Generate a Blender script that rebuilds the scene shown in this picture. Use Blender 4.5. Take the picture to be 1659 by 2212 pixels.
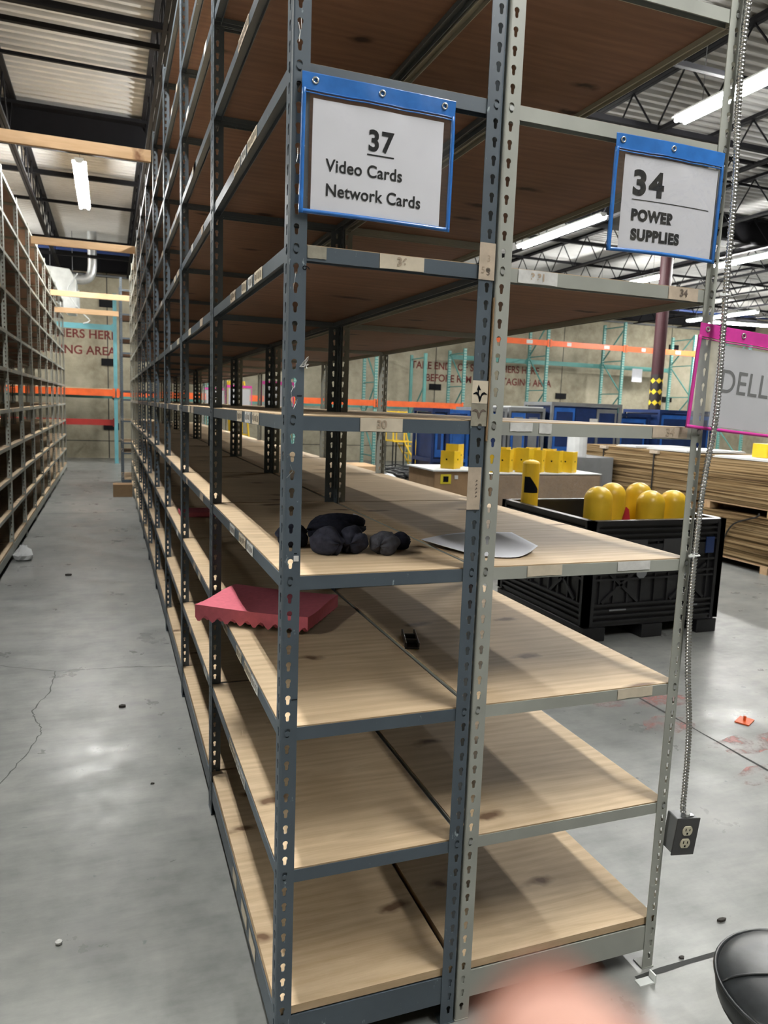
import bpy, math, random
import numpy as np
from mathutils import Vector, Matrix, Euler
from mathutils.geometry import tessellate_polygon
random.seed(7)
for o in list(bpy.data.objects): bpy.data.objects.remove(o)
SC = bpy.context.scene
COL = SC.collection
R = math.radians
PI = math.pi

# ------------------------------------------------------------------ camera
CAMP = Vector((-0.34081, -1.51627, 1.55650))
YAW, PITCH, ROLL = R(20.46611), R(-7.97983), R(2.06970)
fw = Vector((math.sin(YAW)*math.cos(PITCH), math.cos(YAW)*math.cos(PITCH), math.sin(PITCH)))
rt = Vector((math.cos(YAW), -math.sin(YAW), 0)); up = rt.cross(fw)
rt2 = rt*math.cos(ROLL) + up*math.sin(ROLL); up2 = -rt*math.sin(ROLL) + up*math.cos(ROLL)
cam = bpy.data.cameras.new('camera'); CAM = bpy.data.objects.new('camera', cam); COL.objects.link(CAM)
CAM.matrix_world = Matrix(((rt2.x, up2.x, -fw.x, CAMP.x), (rt2.y, up2.y, -fw.y, CAMP.y), (rt2.z, up2.z, -fw.z, CAMP.z), (0, 0, 0, 1)))
cam.sensor_fit = 'VERTICAL'; cam.sensor_height = 36.0; cam.lens = 1597.23/2212*36.0
cam.clip_start = 0.005; cam.clip_end = 200
cam.dof.use_dof = True; cam.dof.focus_distance = 2.0; cam.dof.aperture_fstop = 7.0
SC.camera = CAM

# ------------------------------------------------------------------ world, exposure
W_ = bpy.data.worlds.new('world'); SC.world = W_; W_.use_nodes = True
W_.node_tree.nodes['Background'].inputs[0].default_value = (0.75, 0.85, 1.0, 1)
W_.node_tree.nodes['Background'].inputs[1].default_value = 0.02
SC.view_settings.view_transform = 'Standard'; SC.view_settings.look = 'None'
SC.view_settings.exposure = 2.2; SC.view_settings.gamma = 1.0; SC.view_settings.use_curve_mapping = False
SC.cycles.max_bounces = 8; SC.cycles.diffuse_bounces = 1; SC.cycles.glossy_bounces = 3
SC.cycles.transparent_max_bounces = 12; SC.cycles.caustics_reflective = False; SC.cycles.caustics_refractive = False
SC.cycles.sample_clamp_indirect = 4.0
LAMP = 62.0       # emission of the fluorescent tubes

# ------------------------------------------------------------------ materials
class NT:
    def __init__(s, name):
        s.m = bpy.data.materials.new(name); s.m.use_nodes = True
        s.t = s.m.node_tree; s.n = s.t.nodes; s.b = s.n['Principled BSDF']
    def add(s, typ, **kw):
        n = s.n.new(typ)
        for k, v in kw.items():
            if k == 'op': n.operation = v
            else: setattr(n, k, v)
        return n
    def link(s, a, b): s.t.links.new(a, b)
    def val(s, sock, v):
        if hasattr(v, 'is_linked') or isinstance(v, bpy.types.NodeSocket): s.link(v, sock)
        else: sock.default_value = v
    def math(s, op, a, b=0.0, c=None):
        n = s.add('ShaderNodeMath', op=op); s.val(n.inputs[0], a); s.val(n.inputs[1], b)
        if c is not None: s.val(n.inputs[2], c)
        return n.outputs[0]
    def coords(s, scale=(1, 1, 1), rnd=0.0, kind='Object', rot=(0, 0, 0)):
        tc = s.add('ShaderNodeTexCoord'); v = tc.outputs[kind]
        if rnd:
            oi = s.add('ShaderNodeObjectInfo')
            k = s.math('MULTIPLY', oi.outputs['Random'], rnd)
            a = s.add('ShaderNodeVectorMath', op='ADD'); s.link(v, a.inputs[0]); s.link(k, a.inputs[1]); v = a.outputs[0]
        mp = s.add('ShaderNodeMapping'); s.link(v, mp.inputs[0]); mp.inputs['Scale'].default_value = scale; mp.inputs['Rotation'].default_value = rot
        return mp.outputs[0]
    def noise(s, vec, scale, detail=4, rough=0.55, dist=0.0):
        n = s.add('ShaderNodeTexNoise'); s.link(vec, n.inputs['Vector']); n.inputs['Scale'].default_value = scale
        n.inputs['Detail'].default_value = detail; n.inputs['Roughness'].default_value = rough; n.inputs['Distortion'].default_value = dist
        return n.outputs[0]
    def ramp(s, fac, stops):
        r = s.add('ShaderNodeValToRGB'); s.link(fac, r.inputs[0]); e = r.color_ramp.elements
        while len(e) < len(stops): e.new(0.5)
        for i, (p, c) in enumerate(stops):
            e[i].position = p; e[i].color = (c, c, c, 1) if isinstance(c, (int, float)) else (*c, 1)
        return r.outputs[0]
    def mix(s, fac, a, b):
        n = s.add('ShaderNodeMix', data_type='RGBA'); s.val(n.inputs[0], fac)
        for i, v in ((6, a), (7, b)):
            if isinstance(v, tuple): n.inputs[i].default_value = (*v, 1)
            else: s.link(v, n.inputs[i])
        return n.outputs[2]
    def bump(s, h, strength, dist=0.01):
        b = s.add('ShaderNodeBump'); s.link(h, b.inputs['Height']); b.inputs['Strength'].default_value = strength
        b.inputs['Distance'].default_value = dist; s.link(b.outputs[0], s.b.inputs['Normal'])
    def set(s, color=None, rough=None, metal=None, spec=None):
        if color is not None:
            if isinstance(color, tuple): s.b.inputs['Base Color'].default_value = (*color, 1)
            else: s.link(color, s.b.inputs['Base Color'])
        if rough is not None: s.val(s.b.inputs['Roughness'], rough)
        if metal is not None: s.b.inputs['Metallic'].default_value = metal
        if spec is not None: s.b.inputs['Specular IOR Level'].default_value = spec
        return s.m

def plain(name, c, rough=0.5, metal=0.0, var=0.12, scale=6, spec=0.5, rnd=13.0):
    t = NT(name); v = t.coords((1, 1, 1), rnd)
    n = t.noise(v, scale, 4)
    col = t.ramp(n, [(0.3, tuple(x*(1-var) for x in c)), (0.7, tuple(min(1, x*(1+var)) for x in c))])
    return t.set(col, rough, metal, spec)

def worn_paint(name, c, wear, amount=0.66, rough=0.42):
    t = NT(name); v = t.coords((1, 1, 1), 31.0)
    n = t.noise(v, 5, 4); base = t.ramp(n, [(0.3, tuple(x*0.88 for x in c)), (0.7, tuple(x*1.12 for x in c))])
    w = t.noise(t.coords((26, 26, 9), 17.0), 2.2, 6, 0.7)
    mk = t.ramp(w, [(amount, 0.0), (amount+0.05, 1.0)])
    t.set(t.mix(mk, base, wear), t.math('ADD', t.math('MULTIPLY', n, 0.25), rough-0.12))
    return t.m

def plywood(name, light, dark, knot, knots=True):
    t = NT(name)
    v = t.coords((1, 1, 1), 40.0)
    g = t.noise(t.coords((1.1, 7, 7), 40.0), 1.6, 6, 0.62, 2.2)
    fine = t.noise(t.coords((5, 120, 60), 40.0), 1.5, 3, 0.6)
    ring = t.add('ShaderNodeTexWave', wave_type='BANDS', bands_direction='Y'); t.link(t.coords((0.7, 5, 5), 40.0), ring.inputs['Vector'])
    ring.inputs['Scale'].default_value = 1.6; ring.inputs['Distortion'].default_value = 14; ring.inputs['Detail'].default_value = 2; ring.inputs['Detail Scale'].default_value = 0.7
    k = t.math('ADD', t.math('MULTIPLY', g, 0.6), t.math('ADD', t.math('MULTIPLY', ring.outputs['Fac'], 0.13), t.math('MULTIPLY', fine, 0.27)))
    col = t.ramp(k, [(0.24, dark), (0.66, light)])
    st = t.noise(v, 2.3, 3)
    col = t.mix(t.ramp(st, [(0.5, 0.0), (0.75, 0.35)]), col, tuple(x*0.55 for x in dark))
    if knots:
        vo = t.add('ShaderNodeTexVoronoi', voronoi_dimensions='2D'); kv = t.add('ShaderNodeVectorMath', op='ADD'); t.link(t.coords((1.5, 3.3, 1), 40.0), kv.inputs[0]); t.link(t.math('MULTIPLY', t.noise(v, 9, 3), 0.22), kv.inputs[1]); t.link(kv.outputs[0], vo.inputs['Vector']); vo.inputs['Scale'].default_value = 1.0
        km = t.ramp(vo.outputs['Distance'], [(0.03, 1.0), (0.05, 0.55), (0.085, 0.0)])
        col = t.mix(km, col, knot)
    t.set(col, 0.62, 0, 0.25)
    t.bump(fine, 0.12, 0.002)
    return t.m

M = {}
M['dark'] = worn_paint('dark_grey_paint', (0.080, 0.104, 0.128), (0.34, 0.40, 0.42), 0.655)
M['light'] = worn_paint('light_grey_paint', (0.37, 0.385, 0.345), (0.24, 0.25, 0.22), 0.72)
M['ply'] = plywood('plywood_face', (0.74, 0.575, 0.385), (0.50, 0.355, 0.205), (0.17, 0.10, 0.055))
M['ply_shade'] = plywood('plywood_underside_shade', (0.215, 0.125, 0.090), (0.135, 0.075, 0.055), (0.022, 0.012, 0.010))  # underside shade painted in as a darker, redder copy of the plywood
M['plye'] = plywood('plywood_edge', (0.70, 0.53, 0.34), (0.42, 0.28, 0.15), (0.2, 0.1, 0.05), False)
M['lumber'] = plywood('pine_lumber', (0.72, 0.50, 0.30), (0.58, 0.37, 0.20), (0.25, 0.12, 0.06))
M['rivet'] = plain('zinc_rivet', (0.45, 0.47, 0.46), 0.35, 0.7)
M['galv'] = plain('galvanized_steel', (0.62, 0.63, 0.62), 0.28, 0.95, 0.1, 20)
M['black'] = plain('black_steel', (0.010, 0.010, 0.012), 0.75, spec=0.15)
M['deck'] = plain('painted_deck', (0.60, 0.60, 0.58), 0.6, 0, 0.1, 1.5, 0.3)
M['teal'] = worn_paint('teal_paint', (0.10, 0.30, 0.27), (0.35, 0.5, 0.45), 0.72)
M['blueteal'] = worn_paint('blue_green_paint', (0.13, 0.36, 0.40), (0.4, 0.55, 0.55), 0.72)
M['orange'] = worn_paint('orange_paint', (0.85, 0.14, 0.03), (0.8, 0.4, 0.3), 0.74)
M['red'] = worn_paint('red_paint', (0.34, 0.025, 0.02), (0.4, 0.15, 0.12), 0.75)
M['maroon'] = plain('maroon_paint', (0.045, 0.014, 0.018), 0.5, spec=0.3)
M['yellow'] = worn_paint('yellow_paint', (0.85, 0.55, 0.025), (0.55, 0.33, 0.03), 0.72, 0.35)
M['yellowp'] = worn_paint('yellow_plastic', (0.82, 0.52, 0.03), (0.9, 0.75, 0.35), 0.72, 0.38)
M['plastic'] = plain('black_plastic', (0.012, 0.012, 0.014), 0.38, 0, 0.3, 8)
M['bluep'] = plain('navy_plastic', (0.015, 0.035, 0.12), 0.35, 0, 0.3, 5)
M['bluel'] = plain('bright_blue_plastic', (0.03, 0.14, 0.50), 0.3, 0, 0.3, 5)
M['greym'] = plain('grey_steel', (0.20, 0.21, 0.22), 0.45)
M['paper'] = plain('white_paper', (0.83, 0.84, 0.90), 0.8, 0, 0.03, 12)
M['ink'] = plain('black_ink', (0.006, 0.007, 0.010), 0.9, spec=0.1)
M['tape'] = plain('masking_tape', (0.66, 0.58, 0.45), 0.75, 0, 0.12, 25)
M['tapew'] = plain('white_label', (0.68, 0.68, 0.66), 0.6, 0, 0.15, 40)
M['tapeb'] = plain('brown_card_label', (0.52, 0.43, 0.33), 0.8, 0, 0.15, 30)
M['tapeg'] = plain('grimy_label', (0.30, 0.28, 0.22), 0.6, 0, 0.2, 40)
M['faint'] = plain('faded_ink', (0.42, 0.33, 0.24), 0.8)
M['markr'] = plain('brown_marker', (0.13, 0.10, 0.08), 0.8)
M['vinblue'] = plain('blue_vinyl', (0.035, 0.17, 0.52), 0.25, 0, 0.12, 30)
M['vinpink'] = plain('pink_vinyl', (0.72, 0.06, 0.38), 0.3, 0, 0.1, 30)
M['foam'] = plain('pink_foam', (0.78, 0.20, 0.26), 0.9, 0, 0.06, 60, 0.1)
M['cloth'] = plain('navy_cloth', (0.020, 0.022, 0.034), 0.95, 0, 0.3, 60, 0.1)
M['card'] = plain('brown_cardboard', (0.30, 0.19, 0.10), 0.8, 0, 0.12, 10)
M['duct'] = plain('silver_duct', (0.6, 0.62, 0.62), 0.35, 0.6, 0.1, 12)
M['white'] = plain('white_enamel', (0.75, 0.78, 0.76), 0.4)
M['ivory'] = plain('ivory_plastic', (0.62, 0.58, 0.44), 0.4)
M['leather'] = plain('black_vinyl', (0.022, 0.025, 0.027), 0.36, 0, 0.3, 40)
M['floorred'] = None
M['skin'] = plain('skin', (0.50, 0.265, 0.205), 0.55, 0, 0.05, 80)
M['redtape'] = plain('red_tape', (0.6, 0.03, 0.04), 0.4)
M['strap'] = plain('black_strap', (0.015, 0.015, 0.015), 0.5)
M['wrapw'] = plain('white_sheet', (0.72, 0.74, 0.74), 0.5, 0, 0.06, 10)
M['yellab'] = plain('yellow_label', (0.72, 0.6, 0.03), 0.6)

def floor_mat():
    t = NT('concrete_floor'); v = t.coords((1, 1, 1))
    a = t.noise(v, 0.7, 6, 0.6); b = t.noise(v, 5.5, 8, 0.65); c = t.noise(t.coords((1, 5, 1), rot=(0, 0, 0.3)), 3.0, 6, 0.7)
    k = t.math('ADD', t.math('MULTIPLY', a, 0.45), t.math('ADD', t.math('MULTIPLY', b, 0.35), t.math('MULTIPLY', c, 0.25)))
    col = t.ramp(k, [(0.36, (0.135, 0.144, 0.139)), (0.5, (0.225, 0.232, 0.222)), (0.66, (0.33, 0.332, 0.312))])
    sp = t.noise(v, 16, 3, 0.5); col = t.mix(t.ramp(sp, [(0.70, 0.0), (0.74, 0.6)]), col, (0.12, 0.14, 0.14))
    rr = t.ramp(t.noise(v, 2.5, 6, 0.7), [(0.35, 0.26), (0.65, 0.46)])
    t.set(col, rr, 0, 0.45)
    t.bump(t.noise(v, 34, 6, 0.7), 0.10, 0.004)
    return t.m
M['floor'] = floor_mat()
def wall_mat():
    t = NT('concrete_wall'); v = t.coords((1, 1, 1))
    a = t.noise(v, 0.8, 5, 0.6); b = t.noise(v, 4, 8, 0.7)
    k = t.math('ADD', t.math('MULTIPLY', a, 0.6), t.math('MULTIPLY', b, 0.4))
    col = t.ramp(k, [(0.36, (0.26, 0.23, 0.165)), (0.52, (0.42, 0.385, 0.285)), (0.66, (0.53, 0.49, 0.375))])
    t.set(col, 0.85, 0, 0.2); t.bump(b, 0.25, 0.01); return t.m
M['wall'] = wall_mat()
def redstain():
    t = NT('worn_red_floor_paint'); v = t.coords((1, 1, 1))
    n = t.noise(v, 7, 8, 0.75)
    t.set((0.50, 0.22, 0.20), 0.5)
    al = t.ramp(n, [(0.46, 0.0), (0.62, 0.75)]); t.link(al, t.b.inputs['Alpha']); return t.m
M['floorred'] = redstain()
def cardlayers():
    t = NT('stacked_cardboard'); v = t.coords((0.35, 0.35, 34), 9.0)
    n = t.noise(v, 1.6, 3, 0.6, 0.2)
    col = t.ramp(n, [(0.34, (0.055, 0.03, 0.014)), (0.46, (0.26, 0.172, 0.082)), (0.60, (0.38, 0.27, 0.145))])
    t.set(col, 0.85, 0, 0.15); return t.m
M['cardl'] = cardlayers()
def clear(name, tint=(1, 1, 1), haze=0.10, rough=0.06, bumps=14, bs=0.35, gl=0.16):
    t = NT(name); n = t.n; out = n['Material Output']; n.remove(t.b)
    tr = t.add('ShaderNodeBsdfTransparent'); tr.inputs[0].default_value = (*tint, 1)
    df = t.add('ShaderNodeBsdfDiffuse'); df.inputs[0].default_value = (0.75, 0.77, 0.78, 1)
    gs = t.add('ShaderNodeBsdfGlossy'); gs.inputs['Roughness'].default_value = rough
    b = t.add('ShaderNodeBump'); t.link(t.noise(t.coords((1, 1, 1), 5.0), bumps, 3, 0.5, 0.6), b.inputs['Height'])
    b.inputs['Strength'].default_value = bs; b.inputs['Distance'].default_value = 0.02
    t.link(b.outputs[0], gs.inputs['Normal'])
    m1 = t.add('ShaderNodeMixShader'); m1.inputs[0].default_value = haze; t.link(tr.outputs[0], m1.inputs[1]); t.link(df.outputs[0], m1.inputs[2])
    m2 = t.add('ShaderNodeMixShader'); m2.inputs[0].default_value = gl; t.link(m1.outputs[0], m2.inputs[1]); t.link(gs.outputs[0], m2.inputs[2])
    t.link(m2.outputs[0], out.inputs[0]); return t.m
M['clear'] = clear('clear_vinyl', haze=0.02, gl=0.03, bs=0.1)
M['clear2'] = clear('shiny_clear_vinyl', haze=0.02, gl=0.09, bumps=7, bs=0.9, rough=0.05)
M['cloudy'] = clear('cloudy_vinyl', haze=0.16, gl=0.04, bs=0.2)
M['film'] = clear('stretch_film', haze=0.08, gl=0.14, bumps=30, bs=0.9, rough=0.12)
def tube_mat():
    t = NT('fluorescent_tube'); t.b.inputs['Emission Color'].default_value = (1.0, 0.985, 0.95, 1)
    t.b.inputs['Emission Strength'].default_value = LAMP; t.set((0.9, 0.9, 0.9)); return t.m
M['tube'] = tube_mat()
def holed(name, base):
    t = NT(name); tc = t.add('ShaderNodeTexCoord'); sx = t.add('ShaderNodeSeparateXYZ'); t.link(tc.outputs['Object'], sx.inputs[0])
    fz = t.math('ABSOLUTE', t.math('SUBTRACT', t.math('FRACT', t.math('MULTIPLY', sx.outputs[2], 13.0)), 0.5))
    on = t.math('LESS_THAN', fz, 0.20)
    cx = t.math('LESS_THAN', t.math('ABSOLUTE', t.math('SUBTRACT', t.math('ABSOLUTE', sx.outputs[0]), 0.022)), 0.010)
    mk = t.math('MULTIPLY', on, cx)
    t.set(t.mix(mk, base, (0.55, 0.62, 0.56)), 0.5); return t.m
M['tealh'] = holed('punched_teal_paint', (0.10, 0.30, 0.27))
def hazard():
    t = NT('hazard_tape'); tc = t.add('ShaderNodeTexCoord'); sx = t.add('ShaderNodeSeparateXYZ'); t.link(tc.outputs['Object'], sx.inputs[0])
    an = t.math('MULTIPLY', t.math('ARCTAN2', sx.outputs[1], sx.outputs[0]), 6/(2*PI)); zz = t.math('MULTIPLY', sx.outputs[2], 5.2)
    a = t.math('ABSOLUTE', t.math('SUBTRACT', t.math('FRACT', t.math('ADD', an, t.math('MULTIPLY', t.math('FLOOR', zz), 0.3))), 0.5))
    b = t.math('ABSOLUTE', t.math('SUBTRACT', t.math('FRACT', zz), 0.5))
    mk = t.math('LESS_THAN', t.math('ADD', t.math('MULTIPLY', a, 0.55), b), 0.26)
    t.set(t.mix(mk, (0.02, 0.015, 0.017), (0.85, 0.62, 0.03)), 0.45); return t.m
M['hazard'] = hazard()
def conduit_mat():
    t = NT('armored_steel'); t.set((0.5, 0.51, 0.52), 0.26, 0.95); return t.m
M['armor'] = conduit_mat()

# ------------------------------------------------------------------ mesh helpers
class MB:
    def __init__(s): s.v = []; s.f = []; s.mi = []
    def add(s, v, f, mi=0):
        o = len(s.v); s.v += [tuple(p) for p in v]; s.f += [tuple(i+o for i in q) for q in f]; s.mi += [mi]*len(f)
    def box(s, x0, x1, y0, y1, z0, z1, mi=0, mtop=None, mbot=None):
        v = [(x0, y0, z0), (x1, y0, z0), (x1, y1, z0), (x0, y1, z0), (x0, y0, z1), (x1, y0, z1), (x1, y1, z1), (x0, y1, z1)]
        s.add(v, [(0, 1, 5, 4), (1, 2, 6, 5), (2, 3, 7, 6), (3, 0, 4, 7), (4, 5, 6, 7), (3, 2, 1, 0)], mi)
        if mtop is not None: s.mi[-2] = mtop
        if mbot is not None: s.mi[-1] = mbot
    def bar(s, a, b, w, h, upv=(0, 0, 1), mi=0):
        a = Vector(a); b = Vector(b); d = (b-a).normalized(); u = Vector(upv)
        if abs(d.dot(u)) > 0.99: u = Vector((1, 0, 0))
        x = d.cross(u).normalized(); y = x.cross(d).normalized(); v = []
        for p in (a, b):
            for i, j in ((-1, -1), (1, -1), (1, 1), (-1, 1)): v.append(p + x*(w/2*i) + y*(h/2*j))
        s.add(v, [(0, 1, 2, 3), (7, 6, 5, 4), (0, 4, 5, 1), (1, 5, 6, 2), (2, 6, 7, 3), (3, 7, 4, 0)], mi)
    def tube(s, pts, r, n=8, mi=0, caps=True, closed=False):
        pts = [Vector(p) for p in pts]; N = len(pts); rr = r if isinstance(r, (list, tuple)) else [r]*N
        prev = None; v = []
        for i, p in enumerate(pts):
            if closed: d = pts[(i+1) % N]-pts[i-1]
            else: d = pts[min(i+1, N-1)]-pts[max(i-1, 0)]
            d.normalize()
            if prev is None:
                a = Vector((0, 0, 1)) if abs(d.z) < 0.9 else Vector((1, 0, 0)); x = d.cross(a).normalized()
            else: x = (prev - d*prev.dot(d)).normalized()
            prev = x; y = d.cross(x)
            for k in range(n):
                t = 2*PI*k/n; v.append(p + x*(rr[i]*math.cos(t)) + y*(rr[i]*math.sin(t)))
        f = []
        for i in range(N if closed else N-1):
            j = (i+1) % N
            for k in range(n): f.append((i*n+k, i*n+(k+1) % n, j*n+(k+1) % n, j*n+k))
        if caps and not closed: f += [tuple(range(n-1, -1, -1)), tuple((N-1)*n+k for k in range(n))]
        s.add(v, f, mi)
    def lathe(s, prof, c=(0, 0, 0), n=24, mi=0):
        v = []; f = []
        for r, z in prof:
            for k in range(n): t = 2*PI*k/n; v.append((c[0]+r*math.cos(t), c[1]+r*math.sin(t), c[2]+z))
        for i in range(len(prof)-1):
            for k in range(n): f.append((i*n+k, i*n+(k+1) % n, (i+1)*n+(k+1) % n, (i+1)*n+k))
        f += [tuple(range(n-1, -1, -1)), tuple((len(prof)-1)*n+k for k in range(n))]
        s.add(v, f, mi)
    def prism(s, poly, axis, a, b, mi=0):
        n = len(poly); v = []
        for t in (a, b):
            for p, q in poly: v.append({'x': (t, p, q), 'y': (p, t, q), 'z': (p, q, t)}[axis])
        f = [tuple(range(n)), tuple(range(2*n-1, n-1, -1))] + [(i, i+n, (i+1) % n+n, (i+1) % n) for i in range(n)]
        s.add(v, f, mi)
    def mesh(s, name, mats, smooth=False):
        me = bpy.data.meshes.new(name); me.from_pydata(s.v, [], s.f)
        for m in (mats if isinstance(mats, (list, tuple)) else [mats]): me.materials.append(m)
        me.polygons.foreach_set('material_index', s.mi)
        if smooth: me.polygons.foreach_set('use_smooth', [True]*len(s.f))
        me.update(); return me
    def build(s, name, mats, parent=None, loc=(0, 0, 0), smooth=False, bevel=0.0, rot=None):
        o = bpy.data.objects.new(name, s.mesh(name, mats, smooth)); COL.objects.link(o); o.location = loc
        if rot: o.rotation_euler = rot
        if parent: o.parent = parent
        if bevel:
            b = o.modifiers.new('bevel', 'BEVEL'); b.width = bevel; b.segments = 2; b.limit_method = 'ANGLE'
        if smooth:
            try: o.modifiers.new('wn', 'WEIGHTED_NORMAL')
            except Exception: pass
        return o

def place(me, name, parent=None, loc=(0, 0, 0), rot=(0, 0, 0), scale=(1, 1, 1)):
    o = bpy.data.objects.new(name, me); COL.objects.link(o); o.location = loc; o.rotation_euler = rot; o.scale = scale
    if parent: o.parent = parent
    return o
def tag(o, label=None, cat=None, group=None, kind=None):
    if label: o['label'] = label
    if cat: o['category'] = cat
    if group: o['group'] = group
    if kind: o['kind'] = kind
    return o
def empty(name, loc, label, cat, group=None, rz=0.0, kind=None):
    o = bpy.data.objects.new(name, None); COL.objects.link(o); o.location = loc; o.rotation_euler = (0, 0, rz); o.empty_display_size = 0.1
    return tag(o, label, cat, group, kind)
def text(s, size, mat, parent, loc, rot=(R(90), 0, 0), bold=0.0, align='LEFT', sx=1.0, name='lettering', gap=1.0):
    cu = bpy.data.curves.new(name, 'FONT'); cu.body = s; cu.size = size; cu.offset = bold; cu.align_x = align; cu.space_character = gap; cu.space_word = 1.0
    tmp = bpy.data.objects.new(name, cu); COL.objects.link(tmp)
    dg = bpy.context.evaluated_depsgraph_get(); me = bpy.data.meshes.new_from_object(tmp.evaluated_get(dg))
    COL.objects.unlink(tmp); bpy.data.objects.remove(tmp); bpy.data.curves.remove(cu)
    me.materials.clear(); me.materials.append(mat)
    o = place(me, name, parent, loc, rot, (sx, 1, 1)); return o

# ------------------------------------------------------------------ the setting
X0, X1, Y0, Y1, ZC = -6.0, 21.0, -7.0, 19.25, 5.2
def struct(b, name, mats, **k): return tag(b.build(name, mats, **k), kind='structure')
b = MB(); b.box(X0, X1, Y0, Y1, -0.2, 0); FLOOR = struct(b, 'floor', M['floor'])
for nm, bx in (('wall_back', (X0, X1, Y1, Y1+0.2)), ('wall_front', (X0, X1, Y0-0.2, Y0)), ('wall_left', (X0-0.2, X0, Y0, Y1)), ('wall_right', (X1, X1+0.2, Y0, Y1))):
    b = MB(); b.box(*bx, 0, ZC+0.3); o = struct(b, nm, M['wall'])
    if nm == 'wall_back': WALL = o
# corrugated roof deck, ribs running along x
b = MB(); per = 0.15; prof = []
y = Y0
while y < Y1:
    prof += [(y, ZC), (y+0.05, ZC), (y+0.072, ZC+0.035), (y+0.128, ZC+0.035)]; y += per
prof.append((Y1, ZC)); v = []; f = []
for p in prof: v += [(X0, p[0], p[1]), (X1, p[0], p[1])]
for i in range(len(prof)-1): f.append((2*i, 2*i+2, 2*i+3, 2*i+1))
b.add(v, f); b.box(X0, X1, Y0, Y1, ZC+0.08, ZC+0.2)
CEIL = struct(b, 'ceiling', M['deck'])
# floor joints, cracks, worn paint (parts of the floor)
def strip_path(pts, w, mat, name, z=0.0008):
    b = MB(); n = len(pts); v = []
    for i, p in enumerate(pts):
        p = Vector((*p, z)); d = Vector((*pts[min(i+1, n-1)], z))-Vector((*pts[max(i-1, 0)], z)); d.normalize(); q = Vector((-d.y, d.x, 0))
        ww = w*random.uniform(0.6, 1.3); v += [p+q*ww/2, p-q*ww/2]
    b.add(v, [(2*i, 2*i+1, 2*i+3, 2*i+2) for i in range(n-1)]); o = b.build(name, mat, FLOOR); return o
def wob(a, c, n, amp):
    a = Vector(a); c = Vector(c); d = (c-a); q = Vector((-d.y, d.x)).normalized(); out = []
    for i in range(n+1): out.append(tuple(a+d*(i/n)+q*random.uniform(-amp, amp)))
    return out
jm = plain('joint_filler', (0.035, 0.037, 0.036), 0.8)
strip_path(wob((2.43, -6), (2.41, 15), 160, 0.003), 0.013, jm, 'floor_joint')
strip_path(wob((1.02, -0.02), (6.5, 0.03), 60, 0.003), 0.017, jm, 'floor_joint')
strip_path(wob((-5.9, 9.2), (20, 9.2), 60, 0.003), 0.014, jm, 'floor_joint')
strip_path(wob((-5.9, 13.9), (20, 13.9), 60, 0.003), 0.014, jm, 'floor_joint')
cm_ = plain('crack_grey', (0.10, 0.105, 0.10), 0.9)  # dark grey of the cracks in the concrete
def crack(pts):
    out = []
    for a, c in zip(pts[:-1], pts[1:]): out += wob(a, c, 8, 0.006)[:-1]
    strip_path(out+[pts[-1]], 0.0055, cm_, 'floor_crack')
crack([(-1.2, 3.15), (-0.958, 3.10), (-0.652, 2.927), (-0.45, 2.91), (-0.226, 2.896), (0.0, 2.84)])
crack([(-0.652, 2.927), (-0.66, 2.62), (-0.724, 2.372), (-0.705, 2.26), (-0.662, 2.15), (-0.668, 2.056), (-0.70, 1.9), (-0.777, 1.625), (-0.83, 1.4)])
for (cx, cy, rx, ry) in ((2.25, 1.72, 0.2, 0.1), (2.52, 1.62, 0.2, 0.09), (2.33, 1.35, 0.16, 0.1), (2.62, 1.05, 0.3, 0.10), (2.45, 0.78, 0.25, 0.09), (2.75, 0.72, 0.22, 0.09), (2.62, 0.42, 0.2, 0.1)):
    b = MB(); n = 22
    b.add([(cx+rx*math.cos(2*PI*i/n)*random.uniform(.75, 1.15), cy+ry*math.sin(2*PI*i/n)*random.uniform(.7, 1.15), 0.0005) for i in range(n)], [tuple(range(n))])
    b.build('worn_paint', M['floorred'], FLOOR)
debris = plain('dark_debris', (0.05, 0.045, 0.04), 0.9)
for (x, y, s, lab) in ((-0.30, 2.30, 0.022, 'dark scuff of rubber on the aisle floor beside the third dark post'), (-0.20, 1.46, 0.010, 'small black chip on the aisle floor near the second dark post'), (1.44, 0.09, 0.016, 'black crumb of debris on the floor right of the outlet box'), (1.20, 0.00, 0.010, 'tiny tan splinter by the floor joint under the outlet box'), (-0.70, 5.4, 0.03, 'dark scrap lying in the middle of the aisle floor')):
    b = MB(); n = 7
    pr = [(x+s*math.cos(2*PI*i/n)*random.uniform(.5, 1.2), y+s*math.sin(2*PI*i/n)*random.uniform(.3, .8)) for i in range(n)]
    b.prism(pr, 'z', 0.0005, s*0.5); tag(b.build('debris', debris), lab, 'debris')
b = MB(); b.lathe([(0.001, 0), (0.009, 0.002), (0.010, 0.008), (0.004, 0.012)], (-0.50, 0.60, 0.0005), 8); tag(b.build('debris', M['tapew']), 'small white scrap on the aisle floor before the front bay', 'debris')

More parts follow.
